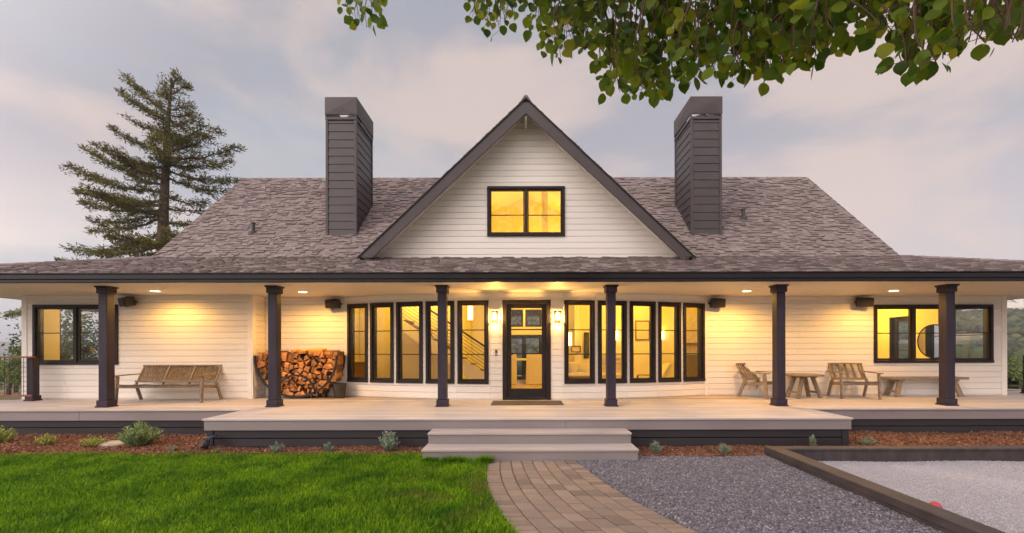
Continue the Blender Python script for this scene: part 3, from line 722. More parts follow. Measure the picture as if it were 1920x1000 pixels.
# ---- beams and pictures
bmz = MB()
for x in (-3.4, -1.2, 1.3, 3.5): bmz.box(x - .09, x + .09, 10.67, 15.8, CZ - .20, CZ - .002)
bmz.build('ceiling_beam', M_TEAK, house)
for px, py, w, h_, m_, lab in ((1100, 648, .075, .40, M_BLACK, 'narrow dark framed panel on the inside wall right of the door'), (1080, 655, .15, .10, M_CLOTH, 'small pale picture on the inside wall under the slim sconce'), (1205, 620, .22, .30, M_CLOTH, 'pale picture on the inside wall in the third window right of the door')):
    r = empty('picture', (atx(px, 13.5), 13.53, EYE + (655 - py) * 13.5 / F), 0, lab, 'picture')
    m = MB(); m.box(-w, w, -.03, 0, -h_, -h_ + .03); m.box(-w, w, -.03, 0, h_ - .03, h_); m.box(-w, -w + .03, -.03, 0, -h_ + .03, h_ - .03); m.box(w - .03, w, -.03, 0, -h_ + .03, h_ - .03); m.build('frame', M_BLACK if m_ is M_BLACK else M_WOODD, r)
    m = MB(); m.box(-w + .03, w - .03, -.012, -.002, -h_ + .03, h_ - .03); m.build('canvas', m_ if m_ is not M_BLACK else mat('dark_panel', (.07, .08, .08), (.12, .13, .12), .3, 5), r)
# ---- furniture inside
def cushion(mb, c, w, d, h, rx=0, rz=0):
    m = Matrix.Translation(c) @ Matrix.Rotation(rz, 4, 'Z') @ Matrix.Rotation(rx, 4, 'X'); n = 8; vs = []; fs = []
    for sgn in (-1, 1):
        for i in range(n + 1):
            for j in range(n + 1):
                u, v = i / n * 2 - 1, j / n * 2 - 1; b = (1 - u ** 4) * (1 - v ** 4); k = 1 - .10 * (1 - abs(u) ** 2) * (abs(v) ** 3)
                vs.append(m @ Vector((u * w / 2 * (1 - .08 * (1 - v * v)), v * d / 2 * (1 - .08 * (1 - u * u)), sgn * h / 2 * b ** .5)))
    o = (n + 1) ** 2
    for i in range(n):
        for j in range(n):
            a = i * (n + 1) + j; fs += [(a, a + 1, a + n + 2, a + n + 1), (o + a, o + a + n + 1, o + a + n + 2, o + a + 1)]
    mb.add(vs, fs)
def at_floor(px, D): return atx(px, D)
sofa = empty('sofa', (atx(1088, 11.4), 11.4, FZ), 0, 'low sofa with brown base and cream seat inside, right of the door', 'sofa')
m = MB(); m.box(-.38, .30, -.3, .35, .05, .36); m.build('base', M_WOODD, sofa, bevel=.03)
m = MB(); cushion(m, (-.03, 0, .43), .66, .62, .17); m.build('seat', M_CLOTH, sofa, smooth=True)
for dx, dz, rx, rz, lab in ((-.17, .60, 1.0, .5, 'cream cushion tilted on the left of the indoor sofa'), (.07, .58, .7, -.3, 'cream cushion lying on the right of the indoor sofa')):
    m = MB(); cushion(m, (0, 0, 0), .42, .42, .15, rx, rz); c_ = m.build('cushion', M_CLOTH, None, smooth=True); c_.location = (sofa.location.x + dx, 11.45, FZ + dz); tag(c_, lab, 'cushion')
ac = empty('upholstered_armchair', (atx(1150, 12.2), 12.2, FZ), 0, 'cream armchair with a ribbed back inside, behind the porch post', 'armchair')
m = MB(); m.box(-.36, .36, -.3, .3, .12, .42); m.build('seat', M_CLOTH, ac, bevel=.04)
m = MB()
for k in range(4): m.box(-.36, .36, .22 - .02 * k, .36, .44 + k * .13, .44 + k * .13 + .125)
m.build('backrest', M_CLOTH, ac, bevel=.02)
m = MB(); [m.box(x - .02, x + .02, y - .02, y + .02, 0, .12) for x in (-.3, .3) for y in (-.25, .25)]; m.build('leg', M_WOODD, ac)
tt = empty('trestle_table', (atx(1203, 11.2), 11.2, FZ), 0, 'small table with a black angled frame inside the third window from the door', 'table')
m = MB(); m.bar((-.22, 0, .0), (-.10, 0, .44), .02, .02, up=(0, 1, 0)); m.bar((.0, 0, .0), (-.10, 0, .44), .02, .02, up=(0, 1, 0)); m.bar((-.10, 0, .44), (.24, 0, .44), .02, .02); m.build('frame', M_BLACK, tt)
m = MB(); m.box(-.24, .26, .05, .45, .12, .17); m.build('shelf', M_WOODD, tt)
m = MB(); cushion(m, (.05, .25, .21), .4, .35, .09); m.build('folded_blanket', M_CLOTH, tt, smooth=True)
lc = empty('lounge_chair', (atx(1248, 11.3), 11.3, FZ), 0, 'cream lounge chair with a tall leaning back inside the bow', 'chair')
m = MB(); m.prism([(-.2, 0, .22), (-.1, 0, .20), (.2, 0, .70), (.12, 0, .73)], (0, .5, 0)); m.build('backrest', M_CLOTH, lc, bevel=.02)
m = MB(); m.box(-.62, -.17, 0, .5, .18, .29); m.build('seat', M_CLOTH, lc, bevel=.02)
m = MB(); [m.box(x - .015, x + .015, y - .015, y + .015, 0, .2) for x in (-.58, -.1) for y in (.04, .46)]; m.build('leg', M_BLACK, lc)
fp = empty('fireplace', (atx(1296, 12.2), 12.2, FZ), 0, 'pale stone fireplace with a dark firebox inside the farthest right bow window', 'fireplace')
m = MB(); m.box(-.32, .35, 0, .5, 0, 2.3); m.build('surround', mat('pale_stone', (.55, .46, .32), (.70, .62, .48), .9, 9, bump=.6, bscale=20), fp)
m = MB(); m.box(-.2, .16, -.02, -.001, .30, .95); m.build('firebox', mat('firebox_iron', (.16, .13, .07), (.22, .18, .10), .7, 8), fp); m = MB(); m.box(-.36, .38, -.10, -.001, 1.2, 1.27); m.build('mantel', M_WOODD, fp)
for x, lab in ((-.55, 'slip-covered dining chair seen through the door, left of the gap'), (.40, 'wide slip-covered dining chair seen through the door, right of the gap')):
    r = empty('dining_chair', (x * 1.0 + .05, 13.6, FZ), 0, lab, 'chair', 'covered chairs seen through the front door'); w = .24 if x < 0 else .44
    m = MB(); m.prism([(-w, 0, 0), (w, 0, 0), (w * .93, 0, .98), (-w * .93, 0, .98)], (0, .10, 0)); m.build('backrest', M_CLOTH, r, bevel=.02)
    m = MB(); m.box(-w * .95, w * .95, .11, .5, 0, .48); m.build('seat', M_CLOTH, r, bevel=.02)
dt = empty('dining_table', (.1, 14.6, FZ), 0, 'pale dining table behind the covered chairs', 'table')
m = MB(); m.box(-1.0, 1.0, -.45, .45, .74, .79); m.build('table_top', M_CLOTH, dt, bevel=.006)
for x in (-.9, .9):
    for y in (-.38, .38): m = MB(); m.box(x - .035, x + .035, y - .035, y + .035, 0, .74); m.build('leg', M_CLOTH, dt)
cb = empty('sideboard', (atx(672, 11.6), 11.6, FZ), 0, 'low wooden sideboard inside the window beside the log rack', 'sideboard')
m = MB(); m.box(-.35, .35, 0, .4, .1, .75); m.build('body', M_WOODD, cb, bevel=.006); m = MB(); m.box(-.37, .37, -.02, .42, .752, .785); m.build('top', M_TEAK, cb)
for k in range(2): m = MB(); m.box(-.33 + k * .335, -.01 + k * .335, -.015, -.001, .13, .72); m.build('drawer', M_WOODD, cb)
dl_ = empty('desk_lamp', (atx(157, 10.5), 10.5, FZ + .72), 0, 'black desk lamp with a cone shade inside the left window', 'lamp')
m = MB(); m.tube([(0, 0, 0), (0, 0, .36), (.04, -.01, .44)], .012, 8); m.lathe((0, 0, 0), [(.09, 0), (.09, .02), (.01, .03)], 16); m.build('stem', M_BLACK, dl_)
m = MB(); m.lathe((0, 0, 0), [(.03, .12), (.05, .10), (.17, 0), (.16, 0.0), (.03, .09)], 18); s_ = m.build('lamp_shade', M_BLACK, dl_); s_.location = (.08, 0, .36); s_.rotation_euler = (0, .25, 0)
de = empty('desk', (-10.15, 10.55, FZ), 0, 'wooden desk under the left window inside', 'desk')
m = MB(); m.box(-1.1, 1.0, -.3, .45, .67, .715); m.build('desk_top', M_WOODD, de); [MB().box(x - .03, x + .03, y - .03, y + .03, 0, .67).build('leg', M_WOODD, de) for x in (-1, .9) for y in (-.25, .4)]
mo = empty('small_speaker_box', (-11.10, 10.36, FZ + .716), 0, 'small black box on the desk in the corner of the left window', 'device')
m = MB(); m.box(-.17, .17, -.08, .08, 0, .12); m.build('body', M_BLACK, mo, bevel=.01); m = MB(); m.box(-.15, -.11, -.083, -.0801, .03, .06); m.build('indicator_light', emit('blue_indicator', (.1, .15, 1), 1.5), mo)
mr = empty('round_mirror', (atx(1752, 11.5), 11.5, EYE + (655 - 642) * 11.5 / F), 0, 'large round mirror standing inside the right window', 'mirror')
m = MB(); m.tube([(.44 * math.cos(a), 0, .44 * math.sin(a)) for a in [k * math.pi / 24 for k in range(49)]], .014, 8, cap=False); m.build('frame', M_BLACK, mr)
m = MB(); m.prism([(.43 * math.cos(k * math.pi / 20), .005, .43 * math.sin(k * math.pi / 20)) for k in range(40)], (0, .01, 0)); m.build('mirror_glass', mat('mirror_face', (.8, .8, .78), None, .03, metal=1.0), mr)
m = MB(); m.box(-.05, .05, .02, .06, -(mr.location.z - FZ), .2); m.build('stand', M_WOODD, mr)

# ------------------------------------------------------------------ porch fixtures
def recessed(px, py, label, e=26):
    D = (SOF - EYE) * F / (655 - (py - (980.5 - px) * .002)); x, y = atx(px, D), D
    y = min(y, 9.25 if px < 470 else 9.45)
    x = atx(px, y)
    r = empty('recessed_light', (x, y, SOF), 0, label, 'ceiling light', 'lit downlights in the porch ceiling')
    m = MB(); m.lathe((0, 0, 0), [(.10, -.006), (.10, .004)], 24); m.build('trim_ring', M_TRIMW, r)
    m = MB(); m.lathe((0, 0, 0), [(.082, -.010), (.084, -.0065)], 20); m.build('lens', M_DOWN, r)
    l = bpy.data.lights.new('downlight', 'SPOT'); l.energy = e; l.color = (1, .51, .10); l.spot_size = math.radians(172); l.spot_blend = .55; l.shadow_soft_size = .05
    o = bpy.data.objects.new('downlight', l); COL.objects.link(o); o.location = (x, y, SOF - .035)
recessed(291, 549, 'downlight over the three-seat bench', 104); recessed(568, 548, 'downlight in front of the log rack', 160)
recessed(1400, 547, 'downlight above the angled armchair', 188); recessed(1676, 547, 'downlight nearest the right window', 160)
# lanterns beside the door
for px, lab in ((928, 'lit box lantern left of the front door'), (1045, 'lit box lantern right of the front door')):
    xx = atx(px, ycen - .1); y = min(yarc(max(-1.2, min(1.2, xx))), ycen) - .03
    r = empty('wall_lantern', (xx, y, EYE + (655 - 596) * (y - .1) / F), 0, lab, 'wall lantern', 'lanterns flanking the front door')
    m = MB(); m.box(-.045, .045, -.012, .004, -.08, .11); m.bar((0, 0, .06), (0, -.09, .06), .018, .018); m.build('backplate', M_BRONZE, r)
    m = MB(); w = .068; yc = -.10; t = .008
    for sx in (-w, w):
        for sy in (-w, w): m.box(sx - t, sx + t, yc + sy - t, yc + sy + t, -.06, .125)
    for z in (-.06, .125): 
        for sx in (-w, w): m.box(sx - t, sx + t, yc - w + t, yc + w - t, z - t, z + t)
        for sy in (-w, w): m.box(-w - t, w + t, yc + sy - t, yc + sy + t, z - t, z + t)
    w2 = .05
    for sx in (-w2, w2):
        for sy in (-w2, w2): m.box(sx - .006, sx + .006, yc + sy - .006, yc + sy + .006, -.165, -.069)
    for sx in (-w2, w2): m.box(sx - .006, sx + .006, yc - w2 + .006, yc + w2 - .006, -.171, -.159)
    for sy in (-w2, w2): m.box(-w2 - .006, w2 + .006, yc + sy - .006, yc + sy + .006, -.171, -.159)
    m.box(-w - .012, w + .012, yc - w - .012, yc + w + .012, .134, .146)
    m.build('lantern_frame', M_BRONZE, r)
    m = MB(); m.lathe((0, yc, 0), [(.006, .03), (.022, .05), (.026, .075), (.014, .105), (.012, .133)], 12); m.build('bulb', M_BULB, r, smooth=True)
    lamp('lantern_light', (xx, y + yc - .0, r.location.z + .0), 64, .03, (1, .54, .13))
# doorbell
r = empty('doorbell', (atx(930.5, ycen), ycen - .03, EYE - .075), 0, 'small black doorbell left of the front door', 'doorbell'); m = MB(); m.box(-.022, .022, -.022, .006, -.06, .06); m.build('body', M_BLACK, r, bevel=.006)
m = MB(); m.lathe((0, 0, 0), [(.012, -.002), (.012, .002)], 12); b_ = m.build('button', emit('doorbell_ring', (.55, .6, 1), .8), r); b_.location = (0, -.024, -.025); b_.rotation_euler = (math.pi / 2, 0, 0)
# doormat
mt = MB(); p0, p1 = atx(918.5, 8.95), atx(1058, 8.95); mt.box(p0 + .03, p1 - .03, 8.72, 9.38, DZ + .001, DZ + .013)
for k in range(40):
    y = 8.73 + k * .0162; mt.box(p0 + .04, p1 - .04, y, y + .009, DZ + .0131, DZ + .018)
tag(mt.build('doormat', mat('doormat_fibre', (.10, .075, .05), (.15, .115, .075), .95, 30, bump=.5, bscale=150)), 'brown ribbed doormat in front of the door', 'doormat')
# speakers
def speaker(px, py, wall_y, rz, label):
    p = at(px, py, wall_y - .17); r = empty('outdoor_speaker', p, 0, label, 'speaker', 'black speakers under the porch ceiling')
    m = MB(); w, h, d = .175, .10, .11
    prof = [(-w, -d * .6), (-w * .86, -d), (w * .86, -d), (w, -d * .6), (w * .72, d), (-w * .72, d)]
    m.prism([(x, y, -h) for x, y in prof], (0, 0, 2 * h)); b = m.build('body', M_MATT, r, bevel=.012); b.rotation_euler = (.20, 0, rz)
    m = MB(); m.box(-w * .82, w * .82, -d - .006, -d - .0005, -h * .82, h * .82); g = m.build('grille', M_BLACK, r, bevel=.003); g.rotation_euler = (.20, 0, rz)
    m = MB(); m.bar((-.03, 0, h + .012), (-.03, .165, h + .03), .05, .012); m.bar((-.03, 0, -h - .012), (-.03, .05, -h - .012), .05, .01); m.box(-.09, .03, .128, .139, -.03, .13); m.bar((-.19, 0.02, 0), (.19, 0.02, 0), .05, .05); m.build('bracket', M_MATT, r)
speaker(239, 566, YW, -.55, 'black speaker beside the left window'); speaker(625, 570, YR, .25, 'black speaker above the log rack')
speaker(1345, 568.5, YR, -.25, 'black speaker beside the bow, over the armchairs'); speaker(1620, 567, YR, -.35, 'black speaker beside the right window')

# ------------------------------------------------------------------ railings
def railing(x0, x1, y, post_x, label, wire=True):
    r = empty('deck_railing', (post_x, y, DZ), 0, label, 'railing', world=True)
    top = EYE - .135
    m = MB(); m.box(post_x - .07, post_x + .07, y + .0, y + .14, DZ + .12, top - .037); m.box(post_x - .09, post_x + .09, y - .02, y + .16, DZ + .03, DZ + .119); m.box(post_x - .105, post_x + .105, y - .035, y + .175, DZ + .001, DZ + .029); m.build('post', M_COLUMN, r, bevel=.004)
    m = MB(); m.box(min(x0, x1), max(x0, x1), y - .06, y + .06, top - .035, top); m.build('top_rail', M_REDRAIL, r, bevel=.004)
    m = MB(); m.box(min(x0, x1), max(x0, x1), y - .04, y + .0, DZ + .10, DZ + .14); m.build('bottom_rail', M_REDRAIL, r, bevel=.004)
    if wire:
        m = MB(); x = min(x0, x1) + .05
        while x < max(x0, x1): m.box(x - .003, x + .003, y - .030, y - .024, DZ + .141, top - .036); x += .105
        z = DZ + .22
        while z < top - .05: m.box(min(x0, x1), max(x0, x1), y - .0239, y - .018, z - .003, z + .003); z += .105
        m.build('wire_mesh', M_BLACK, r)
railing(-13.6, -10.85, 9.62, -10.93, 'red-topped deck railing with wire mesh left of the house')
railing(12.36, 14.2, 10.75, 12.44, 'deck railing post right of the house')

# ------------------------------------------------------------------ porch furniture
def lounger_seat(name, n, Wd, loc, rz, label, cat, group=None):
    """slatted lounge seat: front at -y. legs, arms, frames, woven seat and back"""
    r = empty(name, loc, rz, label, cat, group); hw = Wd / 2; L = M_TEAK
    yf, yb = -.25, .20
    for s in (-1, 1):
        m = MB(); m.bar((s * hw, yf - .03, 0), (s * hw, yf + .02, .56), .035, .075, up=(0, 1, 0)); m.build('leg', L, r, bevel=.004)
        m = MB(); m.bar((s * hw, yb + .17, 0), (s * hw, yb + .02, .38), .035, .07, up=(0, 1, 0)); m.build('leg', L, r, bevel=.004)
        m = MB(); m.hexa([(s * hw - .035, yf - .10, .561), (s * hw + .035, yf - .10, .561), (s * hw + .025, yb + .18, .575), (s * hw - .025, yb + .18, .575),
                          (s * hw - .035, yf - .10, .583), (s * hw + .035, yf - .10, .583), (s * hw + .025, yb + .18, .597), (s * hw - .025, yb + .18, .597)]); m.build('armrest', L, r, bevel=.004)
    m = MB(); zf, zr = .37, .30
    m.bar((-hw + .018, yf, zf - .02), (hw - .018, yf, zf - .02), .03, .07); m.bar((-hw + .018, yb + .05, zr), (hw - .018, yb + .05, zr), .03, .06)
    for s in (-1, 1): m.bar((s * (hw - .035), yf + .016, zf - .03), (s * (hw - .035), yb + .034, zr), .03, .065)
    m.build('seat_frame', L, r, bevel=.003)
    m = MB(); nx = int(Wd / .022)
    for k in range(nx):
        x = -hw + .06 + (Wd - .12) * k / (nx - 1); sag = -.018 * abs(math.sin(math.pi * n * (x + hw) / Wd)); m.bar((x, yf - .03, zf + .022 + sag), (x, yb + .03, zr + .038 + sag), .015, .008)
    yy = yf - .035
    for k in range(24):
        a = -hw + .05 + (Wd - .1) * k / 24; b = -hw + .05 + (Wd - .1) * (k + 1) / 24; f_ = lambda x: zf + .022 - .018 * abs(math.sin(math.pi * n * (x + hw) / Wd)); m.bar((a, yy, f_(a)), (b, yy, f_(b)), .03, .018)
    m.build('seat', M_ROPE, r)
    # backrest leaning away
    b0, b1 = Vector((0, yb - .02, .37)), Vector((0, yb + .24, .765)); bv = b1 - b0
    m = MB(); xs = [-hw + .03 + (Wd - .06) * i / n for i in range(n + 1)]
    for x in xs: m.bar((x, b0.y, b0.z - .05), (x, b1.y, b1.z), .04, .032, up=(1, 0, 0))
    for f_, hh in ((.13, .04), (1.0, .035)):
        p = b0 + bv * f_; m.bar((-hw + .01, p.y - .02, p.z), (hw - .01, p.y - .02, p.z), .03, hh)
    m.build('back_frame', L, r, bevel=.003)
    m = MB()
    for i in range(n):
        k = 15 if n > 1 else 0
        if n > 1:
            for q in range(24):
                x = xs[i] + .03 + (xs[i + 1] - xs[i] - .06) * q / 23; w = .006 * math.sin(q * 2.1)
                for a, b in ((.15, .4), (.4, .65), (.65, .97)):
                    pa, pb = b0 + bv * a, b0 + bv * b; bow = lambda t: -.03 * math.sin(math.pi * (t - .15) / .82)
                    m.bar((x + w, pa.y - bow(a), pa.z), (x + w * .5, pb.y - bow(b), pb.z), .0135, .008)
        else:
            for q in range(5):                     # wide woven bands with gaps
                xc = xs[0] + .06 + (Wd - .18) * q / 4
                for j in range(4):
                    x = xc - .018 + j * .013
                    for a, b in ((.15, .4), (.4, .65), (.65, .97)):
                        pa, pb = b0 + bv * a, b0 + bv * b; m.bar((x + .008 * math.sin(a * 9 + q), pa.y + .02 * math.sin(3 * a), pa.z), (x + .008 * math.sin(b * 9 + q), pb.y + .02 * math.sin(3 * b), pb.z), .012, .008)
            for j in range(9):
                pa = b0 + bv * (.2 + j * .085); m.bar((xs[0] + .03, pa.y + .012, pa.z), (xs[1] - .03, pa.y + .012, pa.z), .004, .006)
    m.build('backrest', M_ROPE, r)
    return r
lounger_seat('garden_bench', 3, 1.76, (-7.78, 9.51, DZ), math.radians(2), 'three-seat weathered teak bench with woven back under the left downlight', 'bench')
lounger_seat('garden_armchair', 1, .60, (5.40, 10.05, DZ), math.radians(33), 'teak armchair turned sideways towards the round table', 'armchair', 'teak armchairs on the porch')
lounger_seat('garden_armchair', 1, .74, (7.46, 9.95, DZ), math.radians(-12), 'wider teak armchair facing the lawn between the round table and plank bench', 'armchair', 'teak armchairs on the porch')
def a_legs(mb_list, r, x, ysp, ztop, wtop, wbot, xt=0):
    for s in (-1, 1):
        m = MB(); m.bar((x + xt, s * wbot, 0), (x, s * wtop, ztop), .05, .085, up=(1, 0, 0)); m.build('leg', M_TEAK, r, bevel=.004)
t = empty('round_table', (6.34, 10.0, DZ), math.radians(12), 'round teak side table with splayed legs between the armchairs', 'table')
m = MB(); m.lathe((0, 0, 0), [(.385, .50), (.40, .508), (.40, .532), (.39, .54)], 36); m.build('table_top', M_TEAK, t)
for x in (-1, 1):
    for s in (-1, 1):
        m = MB(); m.bar((x * .30, s * .16, 0), (x * .13, s * .10, .498), .055, .085, up=(0, 1, 0)); m.build('leg', M_TEAK, t, bevel=.004)
    m = MB(); m.bar((x * .245, -.14, .13), (x * .245, .14, .13), .04, .05); m.bar((x * .14, -.2, .478), (x * .14, .2, .478), .05, .038); m.build('cross_rail', M_TEAK, t, bevel=.003)
t = empty('plank_bench', ((8.38 + 10.17) / 2, 10.22, DZ), 0, 'long low teak plank bench with splayed legs under the right window', 'bench')
m = MB(); m.box(-.9, .9, -.18, -.002, .40, .455); m.box(-.9, .9, .002, .18, .40, .455); m.build('bench_top', M_TEAK, t, bevel=.006)
for x in (-1, 1):
    for s in (-1, 1):
        m = MB(); m.bar((x * .74, s * .15, 0), (x * .62, s * .09, .399), .10, .06, up=(0, 1, 0)); m.build('leg', M_TEAK, t, bevel=.004)
    m = MB(); m.bar((x * .70, -.13, .12), (x * .70, .13, .12), .05, .05); m.bar((x * .63, -.16, .378), (x * .63, .16, .378), .13, .04); m.build('cross_rail', M_TEAK, t, bevel=.003)

# ------------------------------------------------------------------ log rack, logs, bucket
RX, RY, RZ0, RZ1, RWID = -5.23, 10.17, DZ + .045, EYE - .19, .93
rack = empty('log_rack', (RX, RY, DZ), 0, 'black steel crescent log rack full of split firewood by the bow', 'log rack')
m = MB(); zc = RZ1 - DZ; zb_ = .05
def bowl(t): return (RWID * math.cos(t), zc - (zc - zb_) * (math.sin(t) ** 1.0 if math.sin(t) > 0 else 0))
for yy in (-.25, .17):
    m = MB(); pts = [bowl(math.pi * (1 + .0) - math.pi * k / 28) for k in range(29)]; pts = [(-RWID, zc + .06)] + pts + [(RWID, zc + .06)]
    for (xa, za), (xb_, zb2) in zip(pts[:-1], pts[1:]): m.bar((xa, yy, za), (xb_, yy, zb2), .045, .034, up=(0, 1, 0))
    m.build('bowl_hoop', M_BLACK, rack)
for yy in (-.252, .168):
    m = MB(); pts = [(.44 * math.cos(a), .10 + .44 * math.sin(a)) for a in [math.pi * k / 20 for k in range(21)]]
    for (xa, za), (xb_, zb2) in zip(pts[:-1], pts[1:]): m.bar((xa, yy, za), (xb_, yy, zb2), .04, .03, up=(0, 1, 0))
    m.build('inner_hoop', M_BLACK, rack)
for x in (-.42, .36, .50):
    for yy in (-.25, .17): k = MB(); k.bar((x, yy, 0), (x, yy, .16), .03, .045, up=(0, 1, 0)); k.build('leg', M_BLACK, rack)
# firewood: cells of a jittered grid inside the bowl and the heap above
def clip(poly, a, b, c):     # keep a*x+b*y<=c
    out = []
    for i in range(len(poly)):
        p, q = poly[i], poly[(i + 1) % len(poly)]; dp, dq = a * p[0] + b * p[1] - c, a * q[0] + b * q[1] - c
        if dp <= 0: out.append(p)
        if (dp < 0) != (dq < 0) and abs(dp - dq) > 1e-9: t_ = dp / (dp - dq); out.append((p[0] + t_ * (q[0] - p[0]), p[1] + t_ * (q[1] - p[1])))
    return out
region = [bowl(math.pi - math.pi * k / 40) for k in range(41)]
region = [(x * .945, z + .045) for x, z in region]
top = [(.885, zc + .04), (.62, zc + .075), (.36, zc + .12), (.05, zc + .10), (-.25, zc + .065), (-.60, zc + .06), (-.885, zc + .02)]
outline = region + top
def inside(x, z):
    c_ = False; n = len(outline)
    for i in range(n):
        (x1, z1), (x2, z2) = outline[i], outline[(i + 1) % n]
        if (z1 > z) != (z2 > z) and x < (x2 - x1) * (z - z1) / (z2 - z1) + x1: c_ = not c_
    return c_
pts = []
rl_ = random.Random(5)
for _ in range(9000):
    x, z = rl_.uniform(-.95, .95), rl_.uniform(.05, 1.1)
    if not inside(x, z): continue
    dmin = .098 if z > .52 or abs(x) > .45 else .080
    if all((x - a) ** 2 + (z - b) ** 2 > (dmin * rl_.uniform(.85, 1.25)) ** 2 for a, b in pts): pts.append((x, z))
LOGLAB = 'split orange firewood log stacked in the black rack'
for i, (x, z) in enumerate(pts):
    poly = [(x - .12, z - .12), (x + .12, z - .12), (x + .12, z + .12), (x - .12, z + .12)]
    for j, (a, b) in enumerate(pts):
        if j == i or (a - x) ** 2 + (b - z) ** 2 > .09: continue
        nx_, nz_ = a - x, b - z; l_ = math.hypot(nx_, nz_); nx_ /= l_; nz_ /= l_
        poly = clip(poly, nx_, nz_, nx_ * (a + x) / 2 + nz_ * (b + z) / 2 - rl_.uniform(.003, .012))
    th = z > zc - .02
    if len(poly) < 3: continue
    # stay inside the bowl
    poly = [(px_, max(pz_, .06)) for px_, pz_ in poly]
    poly = [(max(-.92, min(.92, px_)), pz_ if pz_ < zc + .17 else zc + .17) for px_, pz_ in poly]
    if rl_.random() < .45 and len(poly) > 4: poly = poly[::1][:max(3, len(poly) - 1)]
    y0 = rl_.uniform(-.225, -.09); mb = MB(); tl = rl_.uniform(-.02, .02)
    # jitter the outline: split faces are uneven
    cx = sum(p[0] for p in poly) / len(poly); cz = sum(p[1] for p in poly) / len(poly)
    poly2 = []
    for k in range(len(poly)):
        p, q = poly[k], poly[(k + 1) % len(poly)]
        poly2.append(p); mid = ((p[0] + q[0]) / 2, (p[1] + q[1]) / 2); f_ = rl_.uniform(.72, 1.0); poly2.append((cx + (mid[0] - cx) * f_, cz + (mid[1] - cz) * f_))
    n_ = len(poly2)
    fr_ = [Vector((p[0] - cx, y0 + tl * (p[0] - cx) * 8 + rl_.uniform(-.006, .006), p[1] - cz)) for p in poly2]; bk_ = [Vector((p[0] - cx, .20, p[1] - cz)) for p in poly2]
    side = 1 if rl_.random() < .75 else 0
    mb.add(fr_ + [Vector((0, y0 - .004, 0))] + bk_, [(k, (k + 1) % n_, n_) for k in range(n_)] + [(k, (k + 1) % n_, n_ + 1 + (k + 1) % n_, n_ + 1 + k) for k in range(n_)] + [tuple(n_ + 1 + k for k in range(n_))])
    mb.m = [0] * n_ + [(1 if (k % 3) else 0) for k in range(n_)] + [0]
    o = mb.build('firewood_log', [M_LOGEND, M_BARK]); o.location = (RX + cx, RY, DZ + cz); tag(o, LOGLAB, 'log', 'split logs in the rack')
for x, z, ln, rz, ry in ((.30, zc + .155, .46, .25, -.04), (.55, zc + .105, .44, -.15, .12), (.42, zc + .115, .40, .6, -.2), (.02, zc + .145, .36, .9, .05), (-.62, zc + .10, .36, .8, .05)):
    mb = MB(); mb.prism([(-ln / 2, -.055, -.035), (-ln / 2, .05, -.04), (-ln / 2, .055, .02), (-ln / 2, .0, .055), (-ln / 2, -.05, .02)], (ln, .02, .01)); o = mb.build('firewood_log', [M_LOGEND], bevel=.008)
    o.location = (RX + x, RY - .06, DZ + z); o.rotation_euler = (rl_.uniform(-.4, .4), ry, rz); tag(o, 'split log lying crossways on top of the firewood heap', 'log', 'split logs lying across the heap')
tray = MB(); tray.box(-.24, .24, -.2, .2, .001, .012); tray.box(-.24, .24, -.2, -.192, .0121, .022); tray.box(-.24, .24, .192, .2, .0121, .022)
o = tray.build('ash_tray_slab', M_BLACK); o.location = (-4.30, 10.1, DZ); tag(o, 'flat dark tray under the ash bucket', 'tray')
bk2 = empty('ash_bucket', (-4.31, 10.1, DZ + .013), 0, 'dark metal ash bucket beside the log rack', 'bucket')
m = MB(); m.lathe((0, 0, 0), [(.115, 0), (.12, .005), (.155, .31), (.162, .318), (.162, .33), (.148, .33), (.112, .02)], 24); m.build('body', mat('galvanised_dark', (.055, .045, .035), (.09, .075, .06), .45, 8, metal=.6), bk2, smooth=False)
m = MB(); m.tube([(.16 * math.cos(a), -.17 * math.sin(a) * .35 - .02, .30 - .10 * math.sin(a)) for a in [math.pi * k / 14 for k in range(15)]], .006, 6); m.build('handle', M_BLACK, bk2)
# ------------------------------------------------------------------ terrain
def smooth(a, b, x):
    t = max(0.0, min(1.0, (x - a) / (b - a))); return t * t * (3 - 2 * t)
def hgt(x, y):
    r = math.hypot(x / 1.25, y - 5); t = max(0.0, r - 18)
    h = -.075 - .055 * t if t < 60 else -3.375 - .12 * (t - 60)
    h = max(h, -34 - 6 * mnoise.noise(Vector((x * .006, y * .006, 0))))
    if t > 0: h += min(t, 40) / 40 * .8 * mnoise.noise(Vector((x * .05, y * .05, 3)))
    az = math.degrees(math.atan2(x, y)); R = math.hypot(x, y)
    # ridges: height seen as tan(elevation) by bearing
    def ridge(R0, width, elev, rough):
        k = math.exp(-((R - R0) / width) ** 2) if R < R0 else 1.0 - .35 * smooth(R0, R0 * 1.8, R)
        n = 1 + rough * (mnoise.fractal(Vector((math.sin(math.radians(az)) * 9, math.cos(math.radians(az)) * 9, R0 * .01)), 1.0, 2.0, 5)) + .12 * mnoise.noise(Vector((x * .012, y * .012, 7)))
        return k * (R0 * elev * n + 34) * smooth(45, R0 * .62, R)
    fwd = math.cos(math.radians(az))
    right = smooth(18, 36, az) * smooth(100, 60, az); mid = smooth(-28, -8, az) * smooth(34, 14, az); left = smooth(-20, -38, az) + smooth(150, 175, abs(az))
    a = right * ridge(360, 170, .036, .10); b = mid * ridge(300, 140, .07, .10); c = max(min(1, left) * ridge(2100, 900, .0125, .25), ridge(3000, 1100, .007, .3))
    return max(h, h + max(a, b, c))
radii = [0.0]; r = 16.0; ring = [2, 5, 8, 11, 14]
radii = ring[:]; r = 16
while r < 5200: radii.append(r); r *= 1.055
NA = 300
V = [(0, 5, -.075)]; Fc = []
